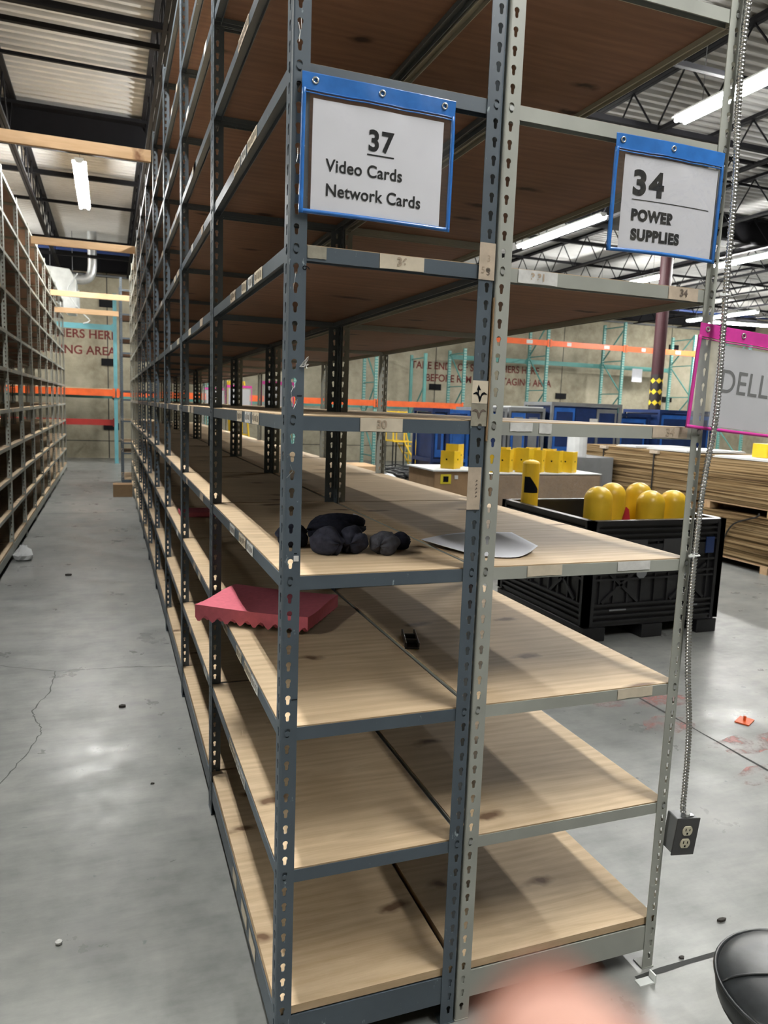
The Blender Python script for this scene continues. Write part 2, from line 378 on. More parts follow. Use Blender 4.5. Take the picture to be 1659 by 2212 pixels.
# wall writing, seams and wall boxes
wt = plain('faded_red_stencil', (0.16, 0.035, 0.03), 0.9, 0, 0.25, 5)
wy = Y1-0.004
for s, x, z, sz in (('TAKE END', 8.10, 2.78, 0.30), ('OF ST', 9.62, 2.78, 0.30), ('HERS HERE', 11.15, 2.80, 0.30), ('BEFORE REM', 8.58, 2.42, 0.30), ('STAGING AREA', 11.05, 2.42, 0.30)):
    text(s, sz, wt, WALL, (x, wy, z), bold=0.006, sx=0.92, name='wall_lettering')
text('HERS HERE', 0.30, wt, WALL, (-0.13, wy, 3.06), bold=0.006, sx=0.98, name='wall_lettering', align='RIGHT')
text('STAGING AREA', 0.30, wt, WALL, (-0.16, wy, 2.655), bold=0.006, sx=0.98, name='wall_lettering', align='RIGHT')
b = MB()
for x in (-0.36, 8.9, 13.35, 17.6): b.box(x-0.012, x+0.012, Y1-0.003, Y1, 0, ZC)
b.box(X0, X1, Y1-0.003, Y1, 0.44, 0.46)
b.build('panel_seam', jm, WALL)
b = MB()
for x, z in ((-0.36, 3.95), (-0.33, 2.48), (-0.30, 0.83), (8.9, 2.25), (13.35, 2.15), (17.7, 3.95), (17.6, 2.2)): b.box(x-0.19, x+0.19, Y1-0.05, Y1, z-0.09, z+0.09)
b.build('wall_plate', M['black'], WALL)
b = MB(); b.tube([(X0, Y1-0.12, 4.62), (X1, Y1-0.12, 4.62)], 0.03); tag(b.build('wall_conduit', M['greym']), 'thin grey pipe running along the top of the far concrete wall', 'pipe')
bp = plain('blue_pipe_paint', (0.03, 0.07, 0.25), 0.4)
b = MB(); b.tube([(X0, 17.2, 4.85), (X1, 17.2, 4.85)], 0.035); tag(b.build('ceiling_pipe', bp), 'blue pipe under the roof near the far wall', 'pipe')
b = MB(); b.box(X0, X1, Y1-0.25, Y1-0.01, 4.7, 5.15); tag(b.build('edge_girder', M['black']), 'black steel girder along the top of the far wall', 'girder')

# roof steel
def joist(x, lab):
    r = empty('roof_joist', (x, 0, ZC), lab, 'roof truss', 'open web joists under the roof deck')
    b = MB()
    for sx in (-0.028, 0.028): b.box(sx-0.024, sx+0.024, Y0, Y1-0.02, -0.045, -0.003)
    b.build('top_chord', M['black'], r)
    b = MB()
    for sx in (-0.022, 0.022): b.box(sx-0.018, sx+0.018, Y0, Y1-0.02, -0.60, -0.565)
    b.build('bottom_chord', M['black'], r)
    b = MB(); y = Y0+0.3; st = 0.42; i = 0
    while y+st < Y1:
        za, zb = (-0.04, -0.58) if i % 2 == 0 else (-0.58, -0.04)
        b.tube([(0, y, za), (0, y+st, zb)], 0.011, 5, caps=False); y += st; i += 1
    b.build('web', M['black'], r)
jx = [-4.9, -3.15, -1.42, 0.16, 1.9, 3.55, 5.24, 7.0, 8.8, 10.55, 12.3, 14.1, 15.9, 17.7]
ordn = ['first', 'second', 'third', 'fourth', 'fifth', 'sixth', 'seventh', 'eighth', 'ninth', 'tenth', 'eleventh', 'twelfth', 'thirteenth', 'fourteenth']
for i, x in enumerate(jx):
    joist(x, 'black zigzag roof joist, %s counted from the left wall' % ordn[i])
for y, z, w, lab in ((4.15, 4.63, 0.045, 'black cross bar under the joists, nearest the camera'), (5.42, 4.63, 0.055, 'black cross bar under the joists behind sign 34'), (5.80, 4.63, 0.04, 'black cross bar just behind the bar over sign 34'),
                     (7.75, 5.12, 0.035, 'thin black cross bar against the deck before the big girder'), (12.15, 5.11, 0.07, 'black cross bar behind the nearest pine brace of the aisle'), (14.0, 5.11, 0.05, 'black cross bar above the aisle tube light'), (14.9, 4.63, 0.06, 'low black cross bar beyond the aisle tube light'), (16.6, 4.63, 0.06, 'low black cross bar next to the blue pipe')):
    b = MB(); b.box(X0, X1, y-w/2, y+w/2, z-w/2, z+w/2); tag(b.build('cross_bar', M['black']), lab, 'roof bar', 'bars across the roof joists')
b = MB(); b.prism([(9.2, 5.15), (9.2, 5.11), (9.34, 5.11), (9.34, 4.74), (9.2, 4.74), (9.2, 4.70), (9.5, 4.70), (9.5, 4.74), (9.36, 4.74), (9.36, 5.11), (9.5, 5.11), (9.5, 5.15)], 'x', X0, X1)
tag(b.build('roof_girder', M['black']), 'deep black steel girder crossing above the aisle', 'girder')

# lamps -------------------------------------------------------------
def lamp(x, y, z, lab, rz=0.0, L=2.44):
    r = empty('strip_light', (x, y, z), lab, 'tube light', 'hanging fluorescent strip lights', rz)
    b = MB(); b.prism([(-0.035, 0.02), (-0.055, 0.055), (-0.055, 0.085), (0.055, 0.085), (0.055, 0.055), (0.035, 0.02)], 'y', -L/2, L/2); b.box(-0.085, 0.085, -L/2, L/2, 0.048, 0.053); b.build('housing', M['white'], r)
    for s in (-0.055, 0.055):
        b = MB(); b.tube([(s, -L/2+0.03, 0.015), (s, L/2-0.03, 0.015)], 0.019, 6); b.build('fluorescent_tube', M['tube'], r)
    for s in (-0.9, 0.9):
        b = MB(); b.tube([(0, s, 0.08), (0, s, ZC-z)], 0.004, 5); b.build('hanger_wire', M['greym'], r)
LAMPS = [(-0.66, 10.45, 4.5, 'tube light over the aisle behind the nearest pine brace', 0), (-5.2, -0.6, 4.5, 'tube light over the near floor left of the aisle', 0), (-0.66, 1.95, 4.5, 'tube light over the aisle beside the nearest shelving bays', 0), (1.80, -1.6, 4.5, 'tube light over the near floor right of the shelving', 0), (1.85, 7.5, 4.5, 'tube light over the light grey shelving row', 0),
         (5.08, 3.72, 4.5, 'bright tube light beside the right post above sign 34', 0), (6.66, 9.5, 4.5, 'tube light under the plywood left of sign 34', 0),
         (10.65, 12.85, 4.5, 'tube light seen just above the light beam by the maroon column', 0), (10.8, 9.1, 4.5, 'tube light right of the right post below sign 34', 0),
         (15.15, 14.6, 4.3, 'small far tube light left of the steel conduit', 0), (17.4, 16.1, 4.4, 'small far tube light above the pink edged sign', R(82)),
         (2.6, 14.2, 4.5, 'added unseen tube light over the far shelving end, lighting the back wall', 0), (-3.3, 16.0, 4.5, 'added unseen tube light brightening the far wall left of the aisle', 0)]  # this line's lamps are hidden, added to brighten the far wall
for x, y, z, l, rz in LAMPS: lamp(x, y, z, l, rz)

# ------------------------------------------------------------------ slotted-angle shelving
P = 0.0381
def cell_template(w, holes, h=P, zc=0.70*P):
    """front face of one pitch of slotted flange: outer rectangle with keyholes; returns verts2d, tris, loops"""
    outer = [(0, 0), (w, 0), (w, h), (0, h)]; loops = [outer]
    for hc in holes:
        lp = []
        for i in range(9):
            a = R(-50 + 280*i/8); lp.append((hc+0.0062*math.cos(a), zc+0.0062*math.sin(a)))
        for px, pz in ((-0.0038, -0.012), (-0.0024, -0.0155), (0.0024, -0.0155), (0.0038, -0.012)): lp.append((hc+px, zc+pz))
        loops.append(lp)
    flat = [p for l in loops for p in l]
    tris = tessellate_polygon([[Vector((p[0], p[1], 0)) for p in l] for l in loops])
    out = []
    for t in tris:
        a, b2, c = (flat[i] for i in t)
        ar = (b2[0]-a[0])*(c[1]-a[1])-(b2[1]-a[1])*(c[0]-a[0])
        out.append(tuple(t) if ar > 0 else (t[0], t[2], t[1]))
    return flat, out, [len(l) for l in loops]
def flange(mb, origin, u, n, w, holes, cells, z0, th=0.0022, solid=None):
    flat, tris, lens = cell_template(w, holes)
    u = Vector(u); n = Vector(n); o = Vector(origin); nv = len(flat)
    for i in range(cells):
        v = [o+u*p[0]+Vector((0, 0, z0+i*P+p[1])) for p in flat]; v += [p+n*th for p in v]
        f = [(a, b2, c) for a, b2, c in tris] + [(nv+a, nv+c, nv+b2) for a, b2, c in tris]
        st = 4
        for L in lens[1:]:
            for k in range(L): a = st+k; c = st+(k+1) % L; f.append((a, c, nv+c, nv+a))
            st += L
        f += [(1, nv+1, nv+2, 2), (3, nv+3, nv+0, 0)]
        if i == cells-1: f.append((2, nv+2, nv+3, 3))
        mb.add(v, f)
ZS = 0.0175
def post_mesh(kind, mat, cells=94, wid=0.038):
    mb = MB(); r = 0.006
    if kind == 'angle':
        flange(mb, (r, 0, 0), (1, 0, 0), (0, 1, 0), wid-r, [0.0165-r], cells, ZS)
        flange(mb, (0, r, 0), (0, 1, 0), (1, 0, 0), wid-r, [0.0165-r], cells, ZS)
        top = ZS+cells*P; arc = []
        for i in range(4): a = PI+PI/2*i/3; arc.append((r+r*math.cos(a), r+r*math.sin(a)))
        inn = [(r+(r-0.0022)*math.cos(PI+PI/2*i/3), r+(r-0.0022)*math.sin(PI+PI/2*i/3)) for i in range(4)]
        mb.prism(arc+inn[::-1], 'z', 0.003, top)
        mb.box(r, wid, 0, 0.0022, 0.003, ZS); mb.box(0, 0.0022, r, wid, 0.003, ZS)
        mb.box(-0.001, wid, -0.001, wid, 0.0, 0.003)
    else:
        flange(mb, (0.002, -0.0011, 0), (1, 0, 0), (0, 1, 0), wid-0.002, [0.0145], cells, ZS)
        flange(mb, (0, -0.030, 0), (0, 1, 0), (1, 0, 0), 0.060, [0.014, 0.046], cells, ZS)
        mb.box(0.002, wid, -0.0011, 0.0011, 0.003, ZS); mb.box(0, 0.0022, -0.03, 0.03, 0.003, ZS); mb.box(0, wid, -0.03, 0.03, 0, 0.003)
    return mb.mesh('slotted_post', mat)
PM = {(k, c): post_mesh(k, M[c]) for k in ('angle',) for c in ('dark', 'light')}

def beam_mesh(L, h, mat, rivets=True, ledge=True, drop=0.016):
    """beam along +x from 0..L, face at y=0.0025, top at z=0, ledge pointing +y"""
    mb = MB(); mb.box(0.004, L-0.004, 0.0025, 0.0045, -h, 0)
    if ledge:
        mb.box(0.004, L-0.004, 0.0045, 0.028, -drop-0.002, -drop)
        mb.box(0.004, L-0.004, 0.0260, 0.028, -h, -drop-0.002)
    if rivets:
        for x in (0.0165, L-0.0165):
            n = 10; c = (x, -0.0105)
            for r0, y0, y1 in ((0.0058, -0.0016, -0.0004), (0.0032, -0.0004, 0.0026)):
                mb.prism([(c[0]+r0*math.cos(2*PI*k/n), c[1]+r0*math.sin(2*PI*k/n)) for k in range(n)], 'y', y0, y1, 1)
    return mb.mesh('shelf_beam', [mat, M['rivet'] if mat is not M['dark'] else M['dark']])
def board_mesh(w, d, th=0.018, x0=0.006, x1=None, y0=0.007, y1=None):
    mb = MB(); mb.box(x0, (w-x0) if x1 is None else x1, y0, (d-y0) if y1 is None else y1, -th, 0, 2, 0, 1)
    return mb.mesh('shelf_board', [M['ply'], M['ply_shade'], M['plye']])
HB = 1.198
LV = [0.5014, 0.8443, 1.1872, 1.5301, 1.8730, 2.2159, 2.5207, 2.8255, 3.1303, 3.5113]
LVL = [0.4633, 0.7681, 1.0729, 1.4158, 1.7968, 2.1397, 2.5207, 2.8636, 3.2065, 3.5494]
MC = {}
def get(key, fn):
    if key not in MC: MC[key] = fn()
    return MC[key]
def bay(x, y, w, d, levels, col, first, last, label, group, base=0.150, cells=94, flip=False):
    """one shelving bay; front end at y, aisle face at x"""
    r = empty('shelving_unit', (x, y, 0), label, 'shelving', group)
    mt = M[col]
    pa = PM[('angle', col)]
    for sx, px in ((1, 0.0), (-1, w)):
        if first: place(pa, 'post', r, (px, 0, 0), (0, 0, 0), (sx, 1, 1))
        else: place(pa, 'post', r, (px, 0, 0), (0, 0, 0), (sx, 1, 1))
        place(pa, 'post', r, (px, d-0.0025, 0), (0, 0, 0), (sx, -1, 1))
    eb = get(('e', w, col), lambda: beam_mesh(w, 0.030, mt)); sb = get(('s', d, col), lambda: beam_mesh(d, 0.030, mt, True))
    ebb = get(('eb', w, col), lambda: beam_mesh(w, 0.074, mt, False, True, 0.002)); sbb = get(('sb', d, col), lambda: beam_mesh(d, 0.074, mt, False, True, 0.002))
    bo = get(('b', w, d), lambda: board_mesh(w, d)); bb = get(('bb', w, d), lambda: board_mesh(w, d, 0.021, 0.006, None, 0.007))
    for z in levels + [None]:
        if z is None: e, s, zt = ebb, sbb, base-0.016
        else: e, s, zt = eb, sb, z+0.0045
        place(e, 'end_beam', r, (0, 0, zt))
        place(e, 'end_beam', r, (w, d-0.0045, zt), (0, 0, PI))
        place(s, 'side_beam', r, (0, d-0.0005, zt), (0, 0, -PI/2), ((d-0.0015)/d, 1, 1))
        place(s, 'side_beam', r, (w, 0.001, zt), (0, 0, PI/2), ((d-0.0015)/d, 1, 1))
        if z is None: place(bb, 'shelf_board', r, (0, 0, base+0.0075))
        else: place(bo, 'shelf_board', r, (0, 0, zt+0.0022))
    return r
WD, XL, WL = 0.466, 0.470, 0.628
DK = []; LT = []
for k in range(10):
    c = 'dark' if k < 7 else 'light'
    DK.append(bay(0, k*HB, WD, HB, LV, c, k == 0, k == 9, ('dark grey' if c == 'dark' else 'pale grey') + ' plywood shelving bay facing the aisle, ' + ordn[k] + ' from the sign 37 end', 'shelving bays along the aisle'))
    LT.append(bay(XL, k*HB, WL, HB, LV, 'light', k == 0, k == 9, 'light grey plywood shelving bay facing the open floor, ' + ordn[k] + ' from the sign 34 end', 'shelving bays back to back with the aisle row'))
LF = []
for k in range(13):  # nearest bays stand out of view, added to block light from the left lamp
    LF.append(bay(-1.22-0.62, 0.26+k*1.2, 0.62, 1.2, LVL, 'light', k == 0, k == 12, 'light grey plywood shelving bay left across the aisle, ' + ordn[k] + ' from the near end', 'shelving bays on the left of the aisle', base=0.150))
for k in range(9):
    bay(-1.22-0.62-0.004-0.62, 5.06+k*1.2, 0.62, 1.2, LVL, 'light', k == 0, k == 8, 'light grey plywood shelving bay hidden behind the left row, ' + ordn[k] + ' from near end', 'shelving bays behind the left row', base=0.150)
bay(-0.15, 12.25, 0.60, 1.2, [0.62, 0.80, 1.18, 1.55, 1.70, 2.35, 2.60, 3.0, 3.40], 'dark', True, True, 'dark upright shelving bay standing alone at the far end of the aisle', None, base=0.16)

# labels on the beams
def lab_front(par, x0, x1, z, mat, h=0.029, txt=None, tm=None, sz=0.024, px=0.0, lbl=None):
    b = MB(); n = 6; v = []
    for i in range(n+1):
        x = x0+(x1-x0)*i/n
        v += [(x, 0.0012+random.uniform(-.0004, .0003), z+0.0045+random.uniform(-.0005, .001)), (x, 0.0012, z+0.0045-h+random.uniform(-.001, .001))]
    b.add(v, [(2*i, 2*i+1, 2*i+3, 2*i+2) for i in range(n)])
    b.add([(x0, 0.0024, z+0.0045), (x1, 0.0024, z+0.0045), (x1, 0.0024, z+0.0045-h), (x0, 0.0024, z+0.0045-h)], [(0, 3, 2, 1)])
    o = b.build('shelf_label', mat, par)
    if lbl: o['label'] = lbl
    if txt: text(txt, sz, tm, o, ((x0+x1)/2+px, 0.0004, z-0.0165), align='CENTER', bold=0.0008)
    return o
D0, L0 = DK[0], LT[0]
lab_front(D0, 0.040, 0.080, LV[4], M['tapeg'], 0.024, lbl='torn plastic scrap'); lab_front(D0, 0.196, 0.297, LV[4], M['tape'], txt='36', tm=M['faint'])
lab_front(D0, 0.164, 0.262, LV[3], M['tape'], txt='30', tm=M['faint'])
o = 0.470
lab_front(L0, 0.528-o, 0.631-o, LV[4], M['tapew'], txt='3 31', tm=M['faint'], sz=0.022); lab_front(L0, 0.949-o, 1.040-o, LV[4], M['tapeb'], 0.03, '34', M['markr'])
lab_front(L0, 0.530-o, 0.590-o, LV[3], M['tapew'], 0.02); lab_front(L0, 0.608-o, 0.642-o, LV[3], M['tapew'], 0.024); lab_front(L0, 0.937-o, 1.046-o, LV[3], M['tapeb'], 0.027, '34', M['faint'], 0.028)
lab_front(L0, 0.601-o, 0.699-o, LV[2], M['tape'], 0.026); lab_front(L0, 0.864-o, 0.965-o, LV[2], M['tapew'], 0.023); lab_front(L0, 0.897-o, 1.009-o, LV[1], M['tape'], 0.026)
def lab_side(par, y0, y1, z, mat, h=0.029, scr=True):
    b = MB(); x = 0.0010
    b.add([(x, y0, z+0.0045), (x, y1, z+0.0045), (x, y1, z+0.0045-h), (x, y0, z+0.0045-h)], [(0, 1, 2, 3)])
    b.add([(x+0.0012, y0, z+0.0045), (x+0.0012, y1, z+0.0045), (x+0.0012, y1, z+0.0045-h), (x+0.0012, y0, z+0.0045-h)], [(3, 2, 1, 0)])
    lb = b.build('shelf_label', mat, par)
    if scr and y1-y0 > 0.05:
        b = MB(); n = int((y1-y0)/0.011)
        for i in range(1, n): yy = y0+(y1-y0)*i/n; b.box(0.0002, 0.0008, yy-0.001, yy+0.001, z+0.0045-h*random.uniform(.65, .85), z+0.0045-h*random.uniform(.12, .3))
        b.build('handwriting', M['markr'], lb)
for (z, a, c, m) in ((5, 0.37, 0.50, 'tape'), (5, 0.52, 0.60, 'tapew'), (5, 0.62, 0.72, 'tape'), (4, 0.28, 0.38, 'tape'), (4, 0.41, 0.47, 'tapew'), (4, 0.50, 0.57, 'tape'), (4, 0.68, 0.77, 'tapeb'),
                     (3, 0.30, 0.39, 'tape'), (3, 0.415, 0.50, 'tapew'), (3, 0.55, 0.63, 'tape'), (2, 0.36, 0.45, 'tapew'), (2, 0.47, 0.58, 'tape'), (2, 0.66, 0.75, 'tapew'),
                     (1, 0.27, 0.36, 'tapew'), (1, 0.37, 0.47, 'tape'), (1, 0.52, 0.61, 'tape'), (1, 0.79, 0.87, 'tapeb'), (0, 0.44, 0.52, 'tapew'), (0, 0.53, 0.60, 'tapew'), (0, 0.61, 0.73, 'tape'), (6, 0.5, 0.66, 'tapeb'), (7, 0.3, 0.5, 'tape')):
    lab_side(D0, a, c, LV[z], M[m])
for (a, c) in ((0.26, 0.35), (0.39, 0.48), (0.57, 0.64)): lab_side(D0, a, c, 0.115, M['tape'], 0.04, False)
for k in range(1, 5):
    for z in range(0, 9):
        for q in range(2):
            a = random.uniform(0.1, 0.95); lab_side(DK[k], a, a+random.uniform(0.05, 0.12), LV[z], M[random.choice(['tape', 'tapew', 'tapeb'])], 0.028, False)
for k in range(4, 8):
    for z in (3, 4, 5, 6, 7):
        a = random.uniform(0.2, 0.9)
        b = MB(); b.box(0.6188, 0.6192, a, a+0.09, LVL[z]-0.024, LVL[z]+0.004); b.build('shelf_label', M['tape'], LF[k])
# stickers on the middle dark post
def sticker(x0, x1, z0, z1, mat, lbl):
    b = MB(); b.box(x0, x1, -0.0016, -0.0003, z0, z1); s = b.build('post_label', mat, D0); s['label'] = lbl; return s
s = sticker(0.427, 0.4655, 1.846, 1.925, M['tapeb'], 'brown paper label'); text('3', 0.02, M['markr'], s, (0.445, -0.002, 1.856)); text('3', 0.02, M['faint'], s, (0.445, -0.002, 1.885)); text('5', 0.02, M['faint'], s, (0.432, -0.002, 1.86))
s = sticker(0.4265, 0.4655, 1.575, 1.626, M['tape'], 'pale label with black arrow'); b = MB()
b.prism([(0.4375, 1.605), (0.4395, 1.605), (0.4395, 1.598), (0.4425, 1.598), (0.4425, 1.605), (0.4475, 1.605), (0.441, 1.617)], 'y', -0.0022, -0.0016); b.build('arrow', M['ink'], s)
def bird(zb, m, par):
    b = MB()
    for sg in (-1, 1):
        top = [(0.446+sg*x, zb+h) for x, h in ((0, 0.0), (0.004, 0.008), (0.010, 0.011), (0.017, 0.007))]
        bot = [(0.446+sg*x, zb+h) for x, h in ((0.017, 0.005), (0.010, 0.006), (0.005, 0.002), (0.0015, -0.010), (0, -0.012))]
        b.prism(top+bot, 'y', -0.0022, -0.0016)
    b.build('bird_mark', m, par)
bird(1.590, M['ink'], s)
s = sticker(0.4265, 0.4655, 1.524, 1.574, M['tapeg'], 'grimy faded label'); bird(1.552, M['markr'], s)
s = sticker(0.4265, 0.4600, 1.332, 1.430, M['tapeb'], 'blank beige label'); b = MB()
for i in range(5): z = 1.36+i*0.009; b.prism([(0.446, z), (0.452, z+0.003), (0.449, z+0.006)], 'y', -0.0022, -0.0016)
b.build('pen_scribble', M['markr'], s)
b = MB(); v = []
for i in range(12): z = 1.49+0.32*i/11; v += [(0.4672+random.uniform(-.0004, .0008), -0.003+random.uniform(-.001, .0005), z), (0.4672, 0.03, z), (0.4698, 0.03, z), (0.4698-random.uniform(-.0004, .0008), -0.003+random.uniform(-.001, .0005), z)]
f = []
for i in range(11):
    for q in range(4): f.append((i*4+q, i*4+(q+1) % 4, i*4+4+(q+1) % 4, i*4+4+q))
b.add(v, f); tag(b.build('cardboard_strip', M['card']), 'thin corrugated cardboard strip wedged between the dark and light front posts', 'cardboard')
# marker scribbles on the left front post
text('6', 0.022, M['ink'], D0, (0.030, -0.0006, 1.838), rot=(R(90), R(90), 0), name='marker_scribble')
b = MB()
for z, w in ((0.915, 0.013), (1.575, 0.01), (1.242, 0.006)): b.box(0.024, 0.024+w, -0.0008, 0.0, z, z+0.0018)
b.build('marker_stroke', M['ink'], D0)
b = MB()
for i in range(9):
    z = random.choice([random.uniform(1.4, 1.95), random.uniform(1.95, 2.3)]); x = random.uniform(0.004, 0.026); b.tube([(x, -0.0012, z), (x+random.uniform(-.006, .006), -0.0016, z-random.uniform(.004, .02)), (x+random.uniform(-.008, .008), -0.0010, z-random.uniform(.02, .04))], random.uniform(.0002, .0005), 4)
b.build('torn_tape', M['rivet'], D0)
b = MB()
for i in range(7): b.tube([(0.028, -0.001, 1.635), (0.036+random.uniform(0, .006), -0.004, 1.640+random.uniform(-.008, .008)), (0.044+random.uniform(-.003, .004), -0.006, 1.645+random.uniform(-.014, .012))], 0.0006, 4)
b.build('torn_tape', M['tapew'], D0)
b = MB(); b.box(0.023, 0.034, -0.0012, -0.0004, 1.226, 1.238); b.build('torn_tape', M['tapew'], D0)

# ------------------------------------------------------------------ hanging sign pockets
def sign(name, loc, w, h, col, vin, label, cat, paper, rot=(0, 0, 0), bow=0.006, group=None, header=0.032, edge=0.008, grommets=(0.08, 0.5, 0.92), lowres=False, sag=0.0):
    r = empty(name, loc, label, cat, group); r.rotation_euler = rot
    N = 6 if lowres else 18
    def yy(x, z): return -bow*math.sin(PI*min(max(x/w, 0), 1))*(0.4+0.6*min(max(-z/h, 0), 1)) - (0 if lowres else (0.0016*math.sin(x*48+1)+0.0009*math.sin(x*110))*math.exp(-((z+0.03)/0.025)**2))
    def zz(x, z): return z-sag*math.sin(PI*x/w)
    def sheet(x0, x1, z0, z1, off, mat, nm, th=0.0006, nx=N, nz=N, par=r):
        b = MB(); v = []
        for j in range(nz+1):
            for i in range(nx+1):
                x = x0+(x1-x0)*i/nx; z = z0+(z1-z0)*j/nz; v.append((x, yy(x, z)+off, zz(x, z)))
        n = len(v); v += [(p[0], p[1]+th, p[2]) for p in v]; f = []; W2 = nx+1
        for j in range(nz):
            for i in range(nx):
                a = j*W2+i; f.append((a, a+W2, a+W2+1, a+1)); f.append((n+a, n+a+1, n+a+W2+1, n+a+W2))
        for i in range(nx): f.append((i, i+1, n+i+1, n+i)); a = nz*W2+i; f.append((a+1, a, n+a, n+a+1))
        for j in range(nz): a = j*W2; f.append((a+W2, a, n+a, n+a+W2)); a = j*W2+nx; f.append((a, a+W2, n+a+W2, n+a))
        b.add(v, f); return b.build(nm, mat, par, smooth=True)
    sheet(0, w, 0, -header, -0.0046, M[col], 'header_strip')
    for k, x0, x1, z0, z1 in ((0, 0, edge, -header+0.002, -h), (1, w-edge, w, -header+0.002, -h), (2, 0, w, -h+edge, -h)):
        sheet(x0, x1, z0, z1, -0.0056, M[col], 'border_piping', 0.0050, 2 if k < 2 else N, N if k < 2 else 2)
    if not lowres:
        for q in (0.0, 0.005): sheet(edge, w-edge, -header-q, -header-q-0.002, -0.0062, M[col], 'border_piping', 0.0022, N, 1)
        b = MB()
        for gx in grommets:
            c = (w*gx, -header*0.45); b.tube([(c[0]+0.0055*math.cos(t*PI/8), yy(c[0], c[1])-0.0056, zz(c[0], c[1])+0.0055*math.sin(t*PI/8)) for t in range(16)], 0.0019, 6, closed=True)
        b.build('grommet', M['galv'], r, smooth=True)
    sheet(edge*0.6, w-edge*0.6, -header, -h+edge*0.5, -0.0036, M[vin], 'clear_window', 0.0003)
    px0, px1, pz0, pz1, lines = paper
    pp = sheet(px0, px1, pz0, pz1, -0.0024, M['paper'], 'paper_sheet', 0.0003)
    for ln in lines:
        if ln[0] == 'rule':
            _, x0, x1, z, t = ln; sheet(x0, x1, z+t, z-t, -0.0030, M['ink'], 'rule_line', 0.0002, 10, 1, pp)
        else:
            s, x, z, size, bold, sx = ln
            o = text(s, size, M['ink'], pp, (0, 0, 0), bold=bold, sx=1.0, rot=(0, 0, 0), gap=1.0+bold*60); me = o.data
            for vt in me.vertices:
                X, Y = vt.co.x*sx+x, vt.co.y+z; vt.co = (X, yy(X, Y)-0.0031, zz(X, Y))
            me.update()
    return r
sign('hanging_sign', (0.0195, -0.006, 2.199), 0.330, 0.262, 'vinblue', 'clear', 'blue edged sign pocket reading 37 Video Cards Network Cards on the dark shelving end', 'sign',
     (0.0235, 0.305, -0.0455, -0.256, [('37', 0.1385, -0.1245, 0.055, 0.0018, 0.94), ('rule', 0.1375, 0.196, -0.1335, 0.0013), ('Video Cards', 0.0525, -0.177, 0.0335, 0.0006, 0.93), ('Network Cards', 0.0525, -0.224, 0.0335, 0.0006, 0.93)]), bow=0.006, rot=(R(0.6), R(0.3), 0))
sign('hanging_sign', (0.754, -0.007, 2.199), 0.318, 0.258, 'vinblue', 'clear2', 'blue edged sign pocket reading 34 POWER SUPPLIES on the light shelving end', 'sign',
     (0.028, 0.303, -0.042, -0.250, [('34', 0.054, -0.126, 0.074, 0.0034, 1.05), ('rule', 0.055, 0.283, -0.1385, 0.0009), ('POWER', 0.056, -0.184, 0.0335, 0.0020, 0.95), ('SUPPLIES', 0.059, -0.228, 0.0335, 0.0020, 0.95)]), bow=0.012, grommets=(0.055, 0.5), rot=(R(1.0), R(0.0), 0))
sign('hanging_sign', (1.045, -0.007, 1.797), 0.335, 0.262, 'vinpink', 'cloudy', 'pink edged sign pocket reading DELL tied to the right light post', 'sign',
     (0.073, 0.325, -0.045, -0.250, [('DELL', 0.088, -0.162, 0.084, 0.0004, 0.86)]), bow=-0.006, rot=(R(-1), R(4.2), R(-1.5)), grommets=(0.07, 0.42, 0.8))
for k, s in ((5, 'D'), (7, 'H'), (9, 'C')):
    sign('hanging_sign', (1.093, k*HB-0.012, 1.785), 0.335, 0.265, 'vinpink', 'cloudy', 'small pink edged sign pocket far along the light shelving, %s of three' % {5: 'nearest', 7: 'middle one', 9: 'farthest'}[k], 'sign',
         (0.03, 0.305, -0.045, -0.255, [(s, 0.06, -0.16, 0.09, 0.001, 0.9)]), bow=0.004, lowres=True, group='pink edged signs far along the shelving')

# conduit and outlet box
pts = [(1.106, -0.014, 3.56), (1.112, -0.014, 3.0), (1.106, -0.015, 2.72), (1.094, -0.016, 2.546), (1.092, -0.014, 2.443), (1.096, -0.014, 2.289), (1.096, -0.026, 2.129), (1.090, -0.036, 1.908), (1.093, -0.038, 1.75), (1.098, -0.036, 1.565), (1.096, -0.024, 1.446), (1.094, -0.018, 1.35), (1.092, -0.016, 1.19),
       (1.098, -0.012, 1.039), (1.109, -0.013, 0.885), (1.127, -0.015, 0.751), (1.132, -0.017, 0.657), (1.131, -0.020, 0.563), (1.127, -0.024, 0.50), (1.128, -0.026, 0.482)]
def smooth_path(pts, step):
    out = []
    P4 = [Vector(p) for p in pts]; P4 = [P4[0]*2-P4[1]] + P4 + [P4[-1]*2-P4[-2]]
    for i in range(1, len(P4)-2):
        n = max(2, int((P4[i+1]-P4[i]).length/step))
        for k in range(n):
            t = k/n; a, b2, c, d = P4[i-1], P4[i], P4[i+1], P4[i+2]
            out.append(0.5*((2*b2)+(c-a)*t+(2*a-5*b2+4*c-d)*t*t+(3*b2-a-3*c+d)*t*t*t))
    out.append(P4[-2]); return out
sp = smooth_path(pts, 0.0022); acc = 0; rad = []
for i, p in enumerate(sp):
    if i: acc += (p-sp[i-1]).length
    rad.append(0.0072+0.0014*math.cos(2*PI*acc/0.0088))
cd = MB(); cd.tube(sp, rad, 10); cdo = tag(cd.build('metal_conduit', M['armor'], smooth=True), 'flexible ribbed steel conduit hanging down the right light post', 'conduit')
for z, x, y in ((1.205, 1.0925, -0.0165), (1.862, 1.091, -0.036)):
    b = MB(); b.tube([(x+0.011*math.cos(t*PI/7), y+0.011*math.sin(t*PI/7), z) for t in range(14)], 0.0022, 5, closed=True); b.box(x-0.028, x-0.010, y-0.010, y-0.006, z-0.003, z+0.003); c = b.build('zip_tie', M['white'], cdo)
